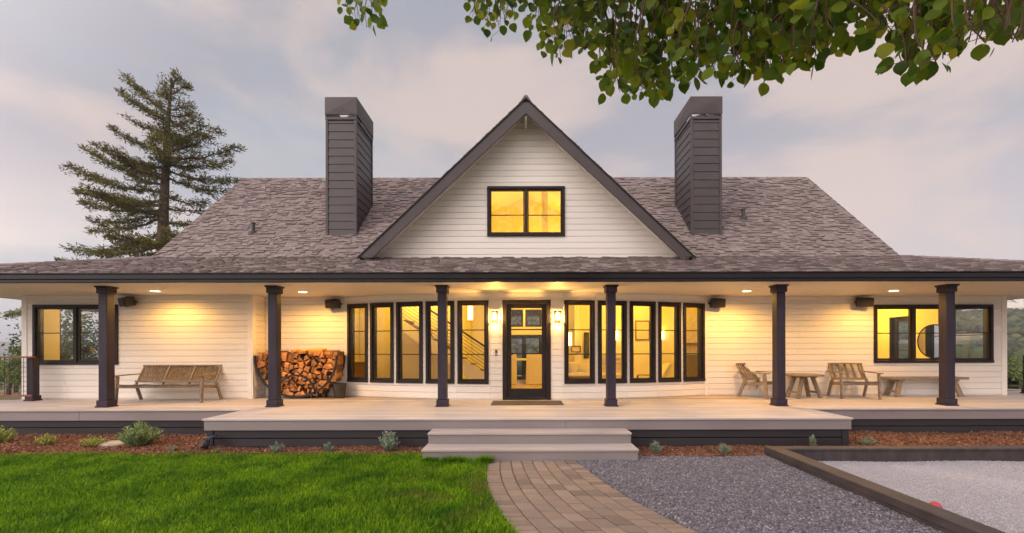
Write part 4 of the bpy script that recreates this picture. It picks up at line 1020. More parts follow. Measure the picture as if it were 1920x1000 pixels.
for ri, R in enumerate(radii):
    for k in range(NA):
        a = 2 * math.pi * k / NA; x, y = R * math.sin(a), 5 + R * math.cos(a); V.append((x, y, hgt(x, y)))
for k in range(NA): Fc.append((0, 1 + k, 1 + (k + 1) % NA))
for ri in range(len(radii) - 1):
    for k in range(NA):
        a, b = 1 + ri * NA + k, 1 + ri * NA + (k + 1) % NA; Fc.append((a, a + NA, b + NA, b))
me = bpy.data.meshes.new('ground'); me.from_pydata(V, [], Fc); me.polygons.foreach_set('use_smooth', [True] * len(me.polygons)); me.update()
def terrain_mat():
    m = bpy.data.materials.new('dry_hillside'); m.use_nodes = True; nt = m.node_tree; N = nt.nodes.new; L = nt.links.new; b = nt.nodes['Principled BSDF']; b.inputs['Roughness'].default_value = .95; b.inputs['Specular IOR Level'].default_value = .1
    tc = N('ShaderNodeTexCoord')
    n1 = N('ShaderNodeTexNoise'); L(tc.outputs['Object'], n1.inputs['Vector']); n1.inputs['Scale'].default_value = .035; n1.inputs['Detail'].default_value = 8; n1.inputs['Roughness'].default_value = .7
    r1 = N('ShaderNodeValToRGB'); L(n1.outputs[0], r1.inputs[0]); e = r1.color_ramp.elements; e[0].position = .44; e[0].color = (.050, .062, .035, 1); e[1].position = .62; e[1].color = (.33, .26, .165, 1)
    x = e.new(.52); x.color = (.12, .115, .06, 1)
    n2 = N('ShaderNodeTexNoise'); L(tc.outputs['Object'], n2.inputs['Vector']); n2.inputs['Scale'].default_value = .8; n2.inputs['Detail'].default_value = 6
    mx = N('ShaderNodeMix'); mx.data_type = 'RGBA'; mx.blend_type = 'OVERLAY'; mx.inputs[0].default_value = .4; L(r1.outputs[0], mx.inputs[6]); L(n2.outputs[0], mx.inputs[7]); L(mx.outputs[2], b.inputs['Base Color'])
    v = N('ShaderNodeTexVoronoi'); L(tc.outputs['Object'], v.inputs['Vector']); v.inputs['Scale'].default_value = .16
    bp = N('ShaderNodeBump'); L(v.outputs[0], bp.inputs['Height']); bp.inputs['Strength'].default_value = .9; bp.inputs['Distance'].default_value = 2.5; bp.invert = True; L(bp.outputs[0], b.inputs['Normal'])
    return m
me.materials.append(terrain_mat()); g = bpy.data.objects.new('ground', me); COL.objects.link(g); tag(g, kind='structure')

def sheet(name, poly, z, m, kind='structure'):
    bm = bmesh.new(); f = bm.faces.new([bm.verts.new((x, y, z)) for x, y in poly]); bmesh.ops.triangulate(bm, faces=[f]); me = bpy.data.meshes.new(name); bm.to_mesh(me); bm.free(); me.materials.append(m)
    if me.polygons[0].normal.z < 0: me.flip_normals()
    o = bpy.data.objects.new(name, me); COL.objects.link(o); return tag(o, kind=kind)
# ---- path edges (x as a function of distance y)
LE = [(6.27, -.49), (5.7, -.475), (5.25, -.44), (4.6, -.31), (3.8, -.05), (3.0, .34), (2.2, .92), (1.2, 1.95)]
RE = [(6.27, .76), (5.7, .865), (5.25, .98), (4.6, 1.17), (3.8, 1.52), (3.0, 2.00), (2.2, 2.68), (1.2, 3.8)]
def lerp_tab(T, y):
    T = sorted(T); ys = [t[0] for t in T]; xs = [t[1] for t in T]
    return float(np.interp(y, ys, xs))
LE = [(a, b - .075) for a, b in LE]; RE = [(a, b - .075) for a, b in RE]
# smooth with a cubic fit
cl_ = np.polyfit([t[0] for t in LE], [t[1] for t in LE], 4); cr_ = np.polyfit([t[0] for t in RE], [t[1] for t in RE], 4)
def XL(y): return float(np.polyval(cl_, y))
def XR(y): return float(np.polyval(cr_, y))
M_SOIL = mat('soil', (.06, .045, .035), (.10, .075, .055), .95, 6, bump=.5, bscale=40)
ys = [1.2 + (6.27 - 1.2) * k / 30 for k in range(31)]
LAWN_Y = lambda x: 6.72 + .03 * math.sin(x * .9) + .02 * math.sin(x * 2.3 + 1) if x < -1.6 else 6.32
lawn_poly = [(-16, 1.0)] + [(XL(y) - .0, y) for y in ys] + [(-1.5, 6.27), (-1.56, 6.30), (-1.6, LAWN_Y(-1.7))] + [(x, LAWN_Y(x)) for x in np.arange(-2, -16, -.4)]
sheet('lawn_soil', lawn_poly, -.012, mat('lawn_soil', (.030, .045, .014), (.05, .07, .02), .95, 8))
sheet('gravel_ground', [(XR(y), y) for y in ys] + [(1.58, 6.27), (1.58, 6.52), (3.50, 6.52), (3.50, 1.2)], -.006, mat('gravel_bed', (.055, .057, .066), (.13, .13, .145), .9, 55, bump=1.0, bscale=110, detail=3))
M_MULCHB = mat('mulch_bed', (.085, .034, .018), (.20, .085, .042), .95, 30, bump=1.0, bscale=60)
sheet('mulch_bed', [(-16, 6.6), (-1.53, 6.6), (-1.53, 7.3), (-5.2, 7.3), (-5.2, 8.35), (-16, 8.35)], -.016, M_MULCHB)
sheet('mulch_bed', [(1.58, 6.45), (3.56, 6.45), (5.6, 6.50), (5.6, 7.3), (1.58, 7.3)], -.018, M_MULCHB)
sheet('mulch_bed', [(3.6, 6.5), (16, 6.5), (16, 8.35), (5.23, 8.35), (5.23, 6.9), (3.6, 6.9)], -.022, M_MULCHB)

# ---- brick path
pv = []; rows = 9
def pp(u, y): a, b = XL(y), XR(y); return (a + (b - a) * u, y)
pb = MB()
us = [0, .135, .255, .375, .495, .615, .735, .86, 1.0]
for c_ in range(8):
    y = 6.265 - (random.random() * .1 if c_ not in (0, 7) else 0)
    first = True; yt = 6.265
    while yt > 1.25:
        ln = random.choice((.20, .16, .22)) if 0 < c_ < 7 else .105
        if first: ln *= random.uniform(.5, 1); first = False
        yb_ = yt - ln; g_ = .0075
        q = [pp(us[c_] + .005, yb_ + g_), pp(us[c_ + 1] - .005, yb_ + g_), pp(us[c_ + 1] - .005, yt - g_), pp(us[c_] + .005, yt - g_)]
        z = random.uniform(-.003, .003); cx = sum(p[0] for p in q) / 4; cy = sum(p[1] for p in q) / 4; k = .93
        j = lambda: random.uniform(-.0025, .0025)
        q = [(a + j(), b + j()) for a, b in q]
        ql = [(a, b, z - .03) for a, b in q]; qm = [(a, b, z + .002) for a, b in q]; qt = [(cx + (a - cx) * k, cy + (b - cy) * k, z + .008) for a, b in q]
        pb.add(ql + qm + qt, [(0, 1, 5, 4), (1, 2, 6, 5), (2, 3, 7, 6), (3, 0, 4, 7), (4, 5, 9, 8), (5, 6, 10, 9), (6, 7, 11, 10), (7, 4, 8, 11), (8, 9, 10, 11)])
        yt = yb_
M_PAVER = mat('paver_brick', (.20, .155, .122), (.27, .215, .175), .85, 7, bump=.6, bscale=60, island=.8, island_ramp=[(.155, .120, .096), (.25, .19, .148), (.21, .172, .142), (.30, .23, .178), (.235, .165, .122)], spec=.25)
tag(pb.build('brick_path', M_PAVER, fix=True), kind='structure')
sheet('path_sand', [(XL(y), y) for y in ys] + [(XR(y), y) for y in reversed(ys)], -.009, mat('joint_sand', (.17, .105, .062), (.25, .16, .10), .95, 40, bump=.4, bscale=100))

# ---- scatter helpers (numpy)
def in_poly(P, poly):
    x, y = P[:, 0], P[:, 1]; c = np.zeros(len(P), bool); n = len(poly)
    for i in range(n):
        x1, y1 = poly[i]; x2, y2 = poly[(i + 1) % n]
        if y1 == y2: continue
        m = ((y1 > y) != (y2 > y)) & (x < (x2 - x1) * (y - y1) / (y2 - y1) + x1); c ^= m
    return c
def frustum(P, m=.25): return (np.abs(P[:, 0] - CX) < P[:, 1] * (1000 / F) + m + .15)
OCT_V = np.array([(1, 0, 0), (-1, 0, 0), (0, 1, 0), (0, -1, 0), (0, 0, 1), (0, 0, -1)], np.float32)
OCT_F = np.array([(0, 2, 4), (2, 1, 4), (1, 3, 4), (3, 0, 4), (2, 0, 5), (1, 2, 5), (3, 1, 5), (0, 3, 5)], np.int32)
def pebbles(name, P, size, m, flat=.65):
    n = len(P); s = (np.asarray(size) * RNG.uniform(.5, 1.35, n))[:, None, None]
    R = RNG.normal(size=(n, 3, 3)); Q, _ = np.linalg.qr(R)
    v = np.tile(OCT_V, (n, 1, 1)) * RNG.uniform(.6, 1.2, (n, 6, 1)); v = np.einsum('nij,nkj->nki', Q, v) * s; v[:, :, 2] *= flat; v = v + P[:, None, :]
    f = (OCT_F[None] + (np.arange(n) * 6)[:, None, None]).reshape(-1)
    return raw_mesh(name, v, f, np.full(n * 8, 3), m)
# dark gravel
n = 150000; P = np.stack([RNG.uniform(.4, 3.6, n), RNG.uniform(3.3, 6.55, n)], 1)
gp = [(XR(y) + .01, y) for y in ys] + [(1.60, 6.27), (1.60, 6.50), (3.50, 6.47), (3.50, 1.2)]
P = P[in_poly(P + RNG.normal(0, .018, P.shape) * (RNG.uniform(0, 1, (len(P), 1)) < .25), gp) & frustum(P)]
bank = np.clip((P[:, 0] - 3.2) / .35, 0, 1) * .03
P = np.column_stack([P, RNG.uniform(-.004, .008, len(P)) + bank])
M_GRAVEL = mat('blue_grey_gravel', (.10, .105, .12), (.16, .165, .18), .8, 3, island=.9, island_ramp=[(.035, .035, .050), (.15, .142, .175), (.085, .083, .11), (.26, .24, .26), (.11, .106, .14), (.45, .41, .41)])
tag(pebbles('gravel', P, RNG.choice([.008, .0115, .0115, .016], len(P)), M_GRAVEL, .6), kind='stuff')
# bocce court
CX0, CX1 = 3.49, 3.70
court = empty('court_border', (5.5, 6.4, 0), 0, 'dark timber border around the pale gravel court', 'court border', world=True)
M_TIMB = mat('dark_stained_timber', (.040, .032, .033), (.074, .060, .060), .6, 5, stretch=(2, .5, 1), bump=.3, bscale=40)
m = MB(); m.box(CX0, CX1, 1.0, 6.478, .075, .160); m.box(CX0 + .012, CX1 - .01, 1.0, 6.47, -.06, .073); m.build('side_timber', M_TIMB, court, bevel=.006)
m = MB(); m.box(CX1 + .002, 7.6, 6.29, 6.478, .128, .160); m.box(CX1 + .002, 7.6, 6.31, 6.46, -.12, .126); m.build('end_timber', M_TIMB, court, bevel=.005)
m = MB(); m.box(7.45, 7.6, 1.0, 6.288, -.06, .16); m.build('side_timber', M_TIMB, court, bevel=.006)
sheet('court_surface', [(CX1, 1), (7.5, 1), (7.5, 6.32), (CX1, 6.32)], -.045, mat('court_bed', (.34, .32, .325), (.50, .475, .48), .9, 45, bump=1.0, bscale=90))
n = 150000; P = np.stack([RNG.uniform(CX1, 7.45, n), RNG.uniform(3.2, 6.30, n)], 1); P = P[frustum(P)]
hh = .012 * np.sin(P[:, 0] * 3.1 + np.sin(P[:, 1] * 2.2)) ; edge = np.clip((P[:, 1] - 6.12) / .2, 0, 1) * .015
P = np.column_stack([P, -.042 + hh * .5 + edge + RNG.uniform(-.004, .006, len(P))])
M_COURT = mat('pale_court_gravel', (.5, .48, .485), (.6, .57, .57), .85, 3, island=.8, island_ramp=[(.28, .275, .305), (.50, .48, .52), (.40, .385, .42), (.66, .64, .67)])
tag(pebbles('court_gravel', P, .0075, M_COURT), kind='stuff')

# ---- mulch chips
def chips(name, P, m, ln=(.025, .10), wd=(.007, .026)):
    n = len(P); L_ = RNG.uniform(*ln, n); W_ = RNG.uniform(*wd, n); H_ = RNG.uniform(.003, .008, n)
    base = np.array([(-1, -1, -1), (1, -1, -1), (1, 1, -1), (-1, 1, -1), (-1, -1, 1), (1, -1, 1), (1, 1, 1), (-1, 1, 1)], np.float32) / 2
    v = np.tile(base, (n, 1, 1)) * np.stack([L_, W_, H_], 1)[:, None, :]; v[:, 1, 0] *= RNG.uniform(.4, 1, n); v[:, 5, 0] *= RNG.uniform(.4, 1, n)
    a = RNG.uniform(0, 2 * np.pi, n); t = RNG.normal(0, .35, n); ca, sa, ct, st = np.cos(a), np.sin(a), np.cos(t), np.sin(t)
    x, y, z = v[..., 0], v[..., 1], v[..., 2]; x, z = x * ct[:, None] - z * st[:, None], x * st[:, None] + z * ct[:, None]
    x, y = x * ca[:, None] - y * sa[:, None], x * sa[:, None] + y * ca[:, None]
    v = np.stack([x, y, z], -1) + P[:, None, :]
    q = np.array([(3, 2, 1, 0), (4, 5, 6, 7), (0, 1, 5, 4), (1, 2, 6, 5), (2, 3, 7, 6), (3, 0, 4, 7)], np.int32)
    return raw_mesh(name, v, (q[None] + (np.arange(n) * 8)[:, None, None]).reshape(-1), np.full(n * 6, 4), m)
def rect_pts(x0, x1, y0, y1, dens, z, amp=.02):
    n = int((x1 - x0) * (y1 - y0) * dens); P = np.stack([RNG.uniform(x0, x1, n), RNG.uniform(y0, y1, n)], 1)
    hz = z + amp * (np.sin(P[:, 0] * 2.1 + 1) * .5 + np.sin(P[:, 0] * 5.3 + P[:, 1] * 3) * .3 + .5)
    return np.column_stack([P, hz + RNG.uniform(0, .012, n)])
P = np.concatenate([rect_pts(-11, -5.27, 6.62, 8.25, 2600, -.01), rect_pts(-5.4, -1.54, 6.62, 7.15, 3000, -.01), rect_pts(1.6, 5.25, 6.48, 7.14, 3000, -.012), rect_pts(3.6, 5.3, 6.5, 7.15, 1500, -.012), rect_pts(5.27, 10.5, 6.5, 8.25, 2200, -.005, .03)])
M_MULCH = mat('bark_mulch', (.20, .08, .04), (.30, .13, .07), .9, 3, island=.9, island_ramp=[(.060, .026, .017), (.21, .092, .050), (.11, .050, .030), (.36, .19, .115), (.16, .066, .040)], spec=.2)
tag(chips('mulch', P, M_MULCH), kind='stuff')

# ---- lawn blades
def blades(name, P, hgt_, wid, m, lean=.5, segs=2):
    n = len(P); a = RNG.uniform(0, 2 * np.pi, n); d = np.stack([np.cos(a), np.sin(a), np.zeros(n)], 1); s = np.stack([-np.sin(a), np.cos(a), np.zeros(n)], 1)
    h = hgt_; l = lean * RNG.uniform(.2, 1.2, n) * h; w = (wid * RNG.uniform(.7, 1.3, n))[:, None] / 2; up = np.array([0, 0, 1.0])
    b0, b1 = P - s * w, P + s * w; mid = P + up * (h * .6)[:, None] + d * (l * .35)[:, None]; m0, m1 = mid - s * w * .8, mid + s * w * .8; tip = P + up * (h * (1 - .12 * lean))[:, None] + d * l[:, None]
    v = np.stack([b0, b1, m1, m0, tip], 1); k = (np.arange(n) * 5)[:, None]
    f = np.concatenate([k + np.array([[0, 1, 2, 3]]), k + np.array([[3, 2, 4]])], 1).reshape(-1)
    return raw_mesh(name, v, f, np.tile([4, 3], n), m)
def lawn_mat():
    m = bpy.data.materials.new('lawn_grass'); m.use_nodes = True; nt = m.node_tree; N = nt.nodes.new; L = nt.links.new; b = nt.nodes['Principled BSDF']; b.inputs['Roughness'].default_value = .6; b.inputs['Specular IOR Level'].default_value = .12
    tc = N('ShaderNodeTexCoord'); nz = N('ShaderNodeTexNoise'); L(tc.outputs['Object'], nz.inputs['Vector']); nz.inputs['Scale'].default_value = 1.7; nz.inputs['Detail'].default_value = 8; nz.inputs['Roughness'].default_value = .68
    r = N('ShaderNodeValToRGB'); L(nz.outputs[0], r.inputs[0]); e = r.color_ramp.elements; e[0].position = .35; e[0].color = (.055, .18, .006, 1); e[1].position = .66; e[1].color = (.28, .50, .012, 1)
    g = N('ShaderNodeNewGeometry'); r2 = N('ShaderNodeValToRGB'); L(g.outputs['Random Per Island'], r2.inputs[0]); e = r2.color_ramp.elements; e[0].color = (.22, .28, .30, 1); e[1].color = (1.45, 1.35, 1.1, 1); x = e.new(.965); x.color = (1.25, 1.25, 1, 1); x = e.new(.985); x.color = (2.6, 1.5, 2.2, 1)
    mx = N('ShaderNodeMix'); mx.data_type = 'RGBA'; mx.blend_type = 'MULTIPLY'; mx.inputs[0].default_value = 1; L(r.outputs[0], mx.inputs[6]); L(r2.outputs[0], mx.inputs[7])
    # dry patches near the path
    nd = N('ShaderNodeTexNoise'); L(tc.outputs['Object'], nd.inputs['Vector']); nd.inputs['Scale'].default_value = 2.4; nd.inputs['Detail'].default_value = 3
    vd = N('ShaderNodeVectorMath'); vd.operation = 'DISTANCE'; L(tc.outputs['Object'], vd.inputs[0]); vd.inputs[1].default_value = (-.75, 4.9, 0)
    mr = N('ShaderNodeMapRange'); L(vd.outputs['Value'], mr.inputs[0]); mr.inputs[1].default_value = 1.1; mr.inputs[2].default_value = .2
    mr2 = N('ShaderNodeMapRange'); L(nd.outputs[0], mr2.inputs[0]); mr2.inputs[1].default_value = .48; mr2.inputs[2].default_value = .62
    mm = N('ShaderNodeMath'); mm.operation = 'MULTIPLY'; L(mr.outputs[0], mm.inputs[0]); L(mr2.outputs[0], mm.inputs[1]); m3 = N('ShaderNodeMath'); m3.operation = 'MULTIPLY'; L(mm.outputs[0], m3.inputs[0]); m3.inputs[1].default_value = .55
    my = N('ShaderNodeMix'); my.data_type = 'RGBA'; L(m3.outputs[0], my.inputs[0]); L(mx.outputs[2], my.inputs[6]); my.inputs[7].default_value = (.20, .14, .05, 1); L(my.outputs[2], b.inputs['Base Color'])
    out = nt.nodes['Material Output']; tr = N('ShaderNodeBsdfTranslucent'); L(my.outputs[2], tr.inputs[0]); ms = N('ShaderNodeMixShader'); ms.inputs[0].default_value = .3; L(b.outputs[0], ms.inputs[1]); L(tr.outputs[0], ms.inputs[2]); L(ms.outputs[0], out.inputs[0])
    return m
M_LAWN = lawn_mat()
n = 330000; P = np.stack([RNG.uniform(-9.2, .6, n), RNG.uniform(3.1, 6.80, n)], 1)
keep = RNG.uniform(0, 1, n) < np.clip(1.35 - .12 * (P[:, 1] - 3.1), .5, 1)
P = P[in_poly(P + RNG.normal(0, .02, P.shape), lawn_poly) & frustum(P) & keep]
pat = .75 + .35 * np.sin(P[:, 0] * 2.3 + np.sin(P[:, 1] * 3.1) * 1.5) * np.sin(P[:, 1] * 2.7 + P[:, 0]) 
P = np.column_stack([P, np.full(len(P), -.012)])
tag(blades('lawn_grass', P, RNG.uniform(.016, .070, len(P)) * (.55 + .6 * pat), .0052, M_LAWN, lean=.9), kind='stuff')
# taller tufts at the step
for cx, cy, rr, hh_, lab in ((-1.05, 6.16, .22, .13, 'wide tuft of long grass at the foot of the steps'), (-.62, 6.14, .13, .15, 'small tuft of long grass at the corner of the path and steps'), (-1.42, 6.22, .12, .10, 'low grass tuft at the left end of the bottom step')):
    n = int(5200 * rr); q = RNG.normal(0, .42, (n, 2)) * [rr, .06]; P = np.column_stack([q[:, 0] + cx, q[:, 1] + cy, np.full(n, -.01)])
    tag(blades('grass_tuft', P, RNG.uniform(.4, 1.0, n) * hh_, .006, M_LAWN, lean=.9), lab, 'grass tuft', 'tufts of long grass by the steps')

# ---- bedding plants
def bush(name, px, py, D, r, h, cols, label, spiky=.6, n=1000):
    p = at(px, py, D); p.z = max(-.02, p.z if D > 7.5 else 0); root = empty(name, (p.x, p.y, 0), 0, label, 'plant', 'small plants in the mulch bed')
    mm = mat('plant_leaf', cols[0], cols[1], .75, 12, island=.35, trans=.25)
    rr = random.Random(int(px)); stems = []
    V_, F_, Sz = [], [], []
    r *= 1.12; h *= 1.12; ns = max(12, int(38 * (r / .15)))
    for k in range(ns):
        a = rr.uniform(0, 6.283); q = rr.random() ** .6; tip = Vector((math.cos(a) * r * q, math.sin(a) * r * q * .8, h * (1 - .45 * q * q) * rr.uniform(.75, 1.08))); b0 = Vector((math.cos(a) * r * .25 * q, math.sin(a) * r * .25 * q, 0))
        stems.append((b0, tip))
        nl = int(n / ns)
        for j in range(nl):
            t = .12 + .88 * (j + rr.random()) / nl; c = b0.lerp(tip, t) ; ang = rr.uniform(0, 6.283); ll = rr.uniform(.55, 1) * .24 * h * (1.15 - .5 * t) * (1.0 if spiky > .5 else .8)
            out = Vector((math.cos(ang), math.sin(ang), rr.uniform(.2, 1.6))).normalized(); sd = out.cross(Vector((0, 0, 1))).normalized() * ll * (.13 if spiky > .5 else .26)
            i = len(V_); V_ += [c - sd * .5, c + out * ll * .55 - sd, c + out * ll, c + out * ll * .55 + sd]; F_ += [i, i + 1, i + 2, i + 3]; Sz.append(4)
    fo = raw_mesh('foliage', [tuple(v) for v in V_], F_, Sz, mm, root)
    m = MB(); [m.tube([a, b], [.004, .0018], 5) for a, b in stems]; m.build('stem', M_STEM, root, fix=False)
M_STEM = mat('plant_stem', (.12, .14, .06), (.16, .17, .08), .8, 10)
GREEN, GREY, LIME = ((.20, .30, .10), (.36, .46, .20)), ((.28, .36, .26), (.45, .52, .40)), ((.34, .42, .06), (.55, .58, .12))
bush('lavender_plant', 2, 826, 7.45, .22, .27, LIME, 'yellow-green clump at the left end of the bed')
bush('lavender_plant', 85, 833, 7.35, .17, .17, LIME, 'low yellow-green clump in the mulch, left of the flat stone and the other lime clump', .4)
bush('lavender_plant', 174, 836, 7.25, .20, .165, LIME, 'spreading yellow-green clump touching the flat stone', .4)
bush('lavender_plant', 262, 836, 7.25, .30, .35, GREEN, 'largest green bush, right behind the flat stone', .7, 3600)
bush('lavender_plant', 322, 850, 6.85, .085, .105, GREY, 'small grey tuft between the big bush and the spotlight', .5)
bush('lavender_plant', 408, 850, 6.86, .055, .06, GREY, 'tiny grey sprig just right of the spotlight', .5, 350)
bush('lavender_plant', 519, 851, 6.80, .115, .15, GREY, 'grey-green lavender at the lawn edge below the log rack', .7)
bush('lavender_plant', 615, 851, 6.80, .095, .14, GREY, 'upright grey-green lavender, second left of the steps', .7)
bush('lavender_plant', 727, 848, 6.85, .165, .27, GREY, 'tall grey-green lavender beside the steps', .7, 1600)
bush('lavender_plant', 1229, 853, 6.70, .085, .17, GREY, 'grey-green lavender right beside the steps, by the gravel', .7)
bush('lavender_plant', 1357, 857, 6.62, .105, .15, GREY, 'grey-green lavender by the gravel near the court corner', .7)
bush('lavender_plant', 1524, 845, 6.95, .07, .19, GREY, 'grey-green tip peeking over the court border by the deck corner', .7, 600)
bush('lavender_plant', 1627, 840, 7.2, .15, .14, GREY, 'low grey-green sprawl behind the court border right of the deck corner', .5, 600)
st = MB(); st.lathe((0, 0, 0), [(.30, -.03), (.31, 0), (.27, .022), (.16, .034), (.02, .038)], 18); p = at(212, 836, 7.38)
o = st.build('flat_stone', mat('pale_stone_slab', (.34, .29, .21), (.46, .40, .30), .85, 7, bump=.6, bscale=25), smooth=True); o.location = (p.x, p.y, .02); o.scale = (.78, .55, 1.1); tag(o, 'pale flat stone lying in the mulch beside the big bush', 'stone')
# solar spotlight
p = at(387, 846, 6.92); s_ = empty('garden_spotlight', (p.x, p.y, 0), math.radians(-12), 'black solar garden spotlight staked at the deck corner', 'spotlight')
m = MB(); m.tube([(0, .02, -.05), (0, .02, .12)], .011, 8); m.bar((-.04, .02, .105), (.04, .02, .105), .02, .02); m.build('stake', M_MATT, s_)
m = MB(); m.lathe((0, 0, 0), [(.035, .085), (.062, .05), (.068, 0), (.058, -.004)], 20); k = m.build('lamp_head', M_MATT, s_); k.location = (0, -.01, .10); k.rotation_euler = (math.radians(75), 0, 0)
m = MB(); m.lathe((0, 0, 0), [(.055, -.006), (.055, -.002)], 20); k = m.build('lens', mat('lens_glass', (.5, .52, .5), (.6, .62, .6), .15, 30, metal=.6), s_); k.location = (0, -.012, .10); k.rotation_euler = (math.radians(75), 0, 0)
m = MB(); m.hexa([(-.075, .0, .185), (.075, .0, .185), (.075, .12, .215), (-.075, .12, .215), (-.075, .0, .20), (.075, .0, .20), (.075, .12, .23), (-.075, .12, .23)]); m.bar((0, .03, .1), (0, .05, .20), .02, .02); m.build('solar_panel', mat('solar_cell', (.02, .025, .05), (.03, .035, .07), .2, 20), s_)
# fallen leaves
fl = mat('fallen_leaf_red', (.35, .06, .04), (.5, .15, .05), .7, 6, objrand=.3)
for px, py, sc, lab in ((1108, 879, .035, 'red fallen leaf on the gravel beside the path'), (1117, 887, .018, 'tiny red leaf on the gravel near the path edge'), (1559, 912, .032, 'dry orange leaf against the court border, farthest'), (1577, 913, .026, 'small dry leaf by the court border, second'), (1641, 940, .034, 'dry orange leaf at the foot of the court border, nearest'), (1437, 862, .03, 'dry leaf at the corner of the court border')):
    D = F * 1.57 / (py + (px - 980.5) * .002 - 655); p = at(px, py, D); m = MB(); m.add([(-1, 0, 0), (-.3, -.55, .25), (.7, -.3, .1), (1, 0, .3), (.6, .4, .15), (-.4, .5, .3), (0, 0, 0)], [(0, 1, 6), (1, 2, 6), (2, 3, 6), (3, 4, 6), (4, 5, 6), (5, 0, 6)])
    o = m.build('fallen_leaf', fl); o.scale = (sc,) * 3; o.location = (p.x, p.y, .018); o.rotation_euler = (random.uniform(-.3, .3), random.uniform(-.3, .3), random.uniform(0, 6)); tag(o, lab, 'leaf', 'fallen leaves on the gravel')
p = Vector((3.86, 3.92, -.0)); m = MB(); prof = [(.055 * math.cos(a), .055 * math.sin(a)) for a in [-math.pi / 2 + math.pi * k / 10 for k in range(11)]]; m.lathe((0, 0, 0), [(max(.002, r_), z_) for r_, z_ in prof], 20)
o = m.build('bocce_ball', mat('red_ball', (.45, .05, .07), (.5, .07, .09), .35, 5), smooth=True); o.location = (4.07, 4.40, .004); tag(o, 'red bocce ball on the pale gravel behind the border', 'ball')

# ---- far hillside woods
def woods(a0, a1, r0, r1, n, size):
    A = RNG.uniform(a0, a1, n * 3); Rr = np.sqrt(RNG.uniform(r0 * r0, r1 * r1, n * 3)); out = []
    for a, rr_ in zip(A, Rr):
        x, y = rr_ * math.sin(math.radians(a)), rr_ * math.cos(math.radians(a))
        if mnoise.noise(Vector((x * .02, y * .02, 1.7))) < -.28: continue
        for _ in range(3): out.append((x + RNG.normal(0, size * .5), y + RNG.normal(0, size * .5), hgt(x, y) + RNG.uniform(.1, 1.1) * size))
        if len(out) > n * 3: break
    return np.array(out)
M_WOODS = mat('hill_woods', (.045, .058, .028), (.10, .105, .045), .9, .08, island=.5)
P = np.concatenate([woods(36, 62, 42, 420, 2600, 2.2), woods(-14, 16, 60, 340, 900, 2.2), woods(-62, -44, 60, 700, 700, 2.6)])
tag(pebbles('hillside_woods', P, 1.7, M_WOODS, .9), 'dark scattered woods on the far slopes behind the house', kind='stuff')
# ------------------------------------------------------------------ conifer behind the house
def quads(name, C, D_, S_, m, parent):
    """many small blades: centre C, direction vector D_ (length), side vector S_"""
    C, D_, S_ = np.asarray(C), np.asarray(D_), np.asarray(S_); n = len(C)
    v = np.stack([C - S_ * .5, C + D_ * .5 - S_, C + D_, C + D_ * .5 + S_], 1); f = (np.arange(n) * 4)[:, None] + np.arange(4)[None]
    return raw_mesh(name, v, f.reshape(-1), np.full(n, 4), m, parent)
M_NEEDLE = mat('conifer_needles', (.060, .066, .014), (.21, .185, .038), .7, .9, island=.4, trans=.25)
M_TBARK = mat('conifer_bark', (.075, .050, .035), (.13, .09, .065), .95, 5, bump=.8, bscale=12)
TD = 25.0
def zp(zx, zy): return at(80 + zx * .4, 120 + zy * .4, TD)
base = zp(565, 860); base_z = hgt(base.x, TD)
tree = empty('conifer_tree', (base.x, TD, base_z), 0, 'tall ragged conifer rising behind the roof on the left', 'tree', world=True)
trunk_pts = [Vector((base.x, TD, base_z)), zp(565, 850), zp(568, 700), zp(575, 560), zp(582, 430), zp(588, 300), zp(597, 190), zp(606, 90), zp(610, 62)]
m = MB(); m.tube(trunk_pts, [.40, .30, .25, .215, .175, .13, .085, .045, .015], 10); m.build('trunk', M_TBARK, tree, smooth=True)
limbs = [((597, 235), (380, 42)), ((590, 270), (365, 130)), ((585, 320), (392, 250)), ((582, 420), (365, 318)), ((576, 540), (190, 392)), ((572, 600), (120, 474)), ((568, 655), (198, 592)), ((568, 690), (195, 648)),
         ((566, 720), (250, 795)), ((565, 790), (235, 870)), ((566, 640), (240, 610)), ((575, 520), (380, 450)), ((572, 570), (330, 470)), ((566, 850), (138, 872)), ((566, 880), (60, 925)), ((566, 700), (300, 735)),
         ((603, 140), (668, 100)), ((600, 180), (560, 85)), ((598, 215), (705, 190)), ((592, 290), (755, 268)), ((590, 390), (785, 300)), ((586, 415), (850, 322)), ((582, 440), (912, 378)), ((578, 500), (912, 528)), ((580, 470), (860, 440)),
         ((572, 530), (860, 585)), ((570, 620), (785, 660)), ((570, 670), (760, 690)), ((568, 740), (700, 745)), ((567, 800), (690, 810)), ((567, 830), (640, 850)), ((605, 110), (640, 66)), ((602, 150), (548, 130)), ((596, 240), (690, 235)), ((588, 350), (500, 345)), ((588, 360), (700, 370)), ((580, 480), (470, 480)), ((566, 890), (-190, 1190)), ((566, 905), (-60, 1010))]
rt_ = random.Random(21)
lm = MB(); C_, Dv, Sv = [], [], []
def needles(p, dirv, spread, n, s=1.0):
    for _ in range(n):
        o = Vector((rt_.gauss(0, 1), rt_.gauss(0, 1), rt_.gauss(0, .6))) * spread; d = (dirv * .6 + Vector((rt_.gauss(0, .6), rt_.gauss(0, .6), rt_.gauss(.1, .55)))).normalized() * rt_.uniform(.12, .28) * s
        sd = d.cross(Vector((rt_.gauss(0, 1), rt_.gauss(0, 1), rt_.gauss(0, 1)))).normalized() * rt_.uniform(.018, .034) * s
        C_.append(p + o); Dv.append(d); Sv.append(sd)
allp = [(a, b, 0.0) for a, b in limbs]
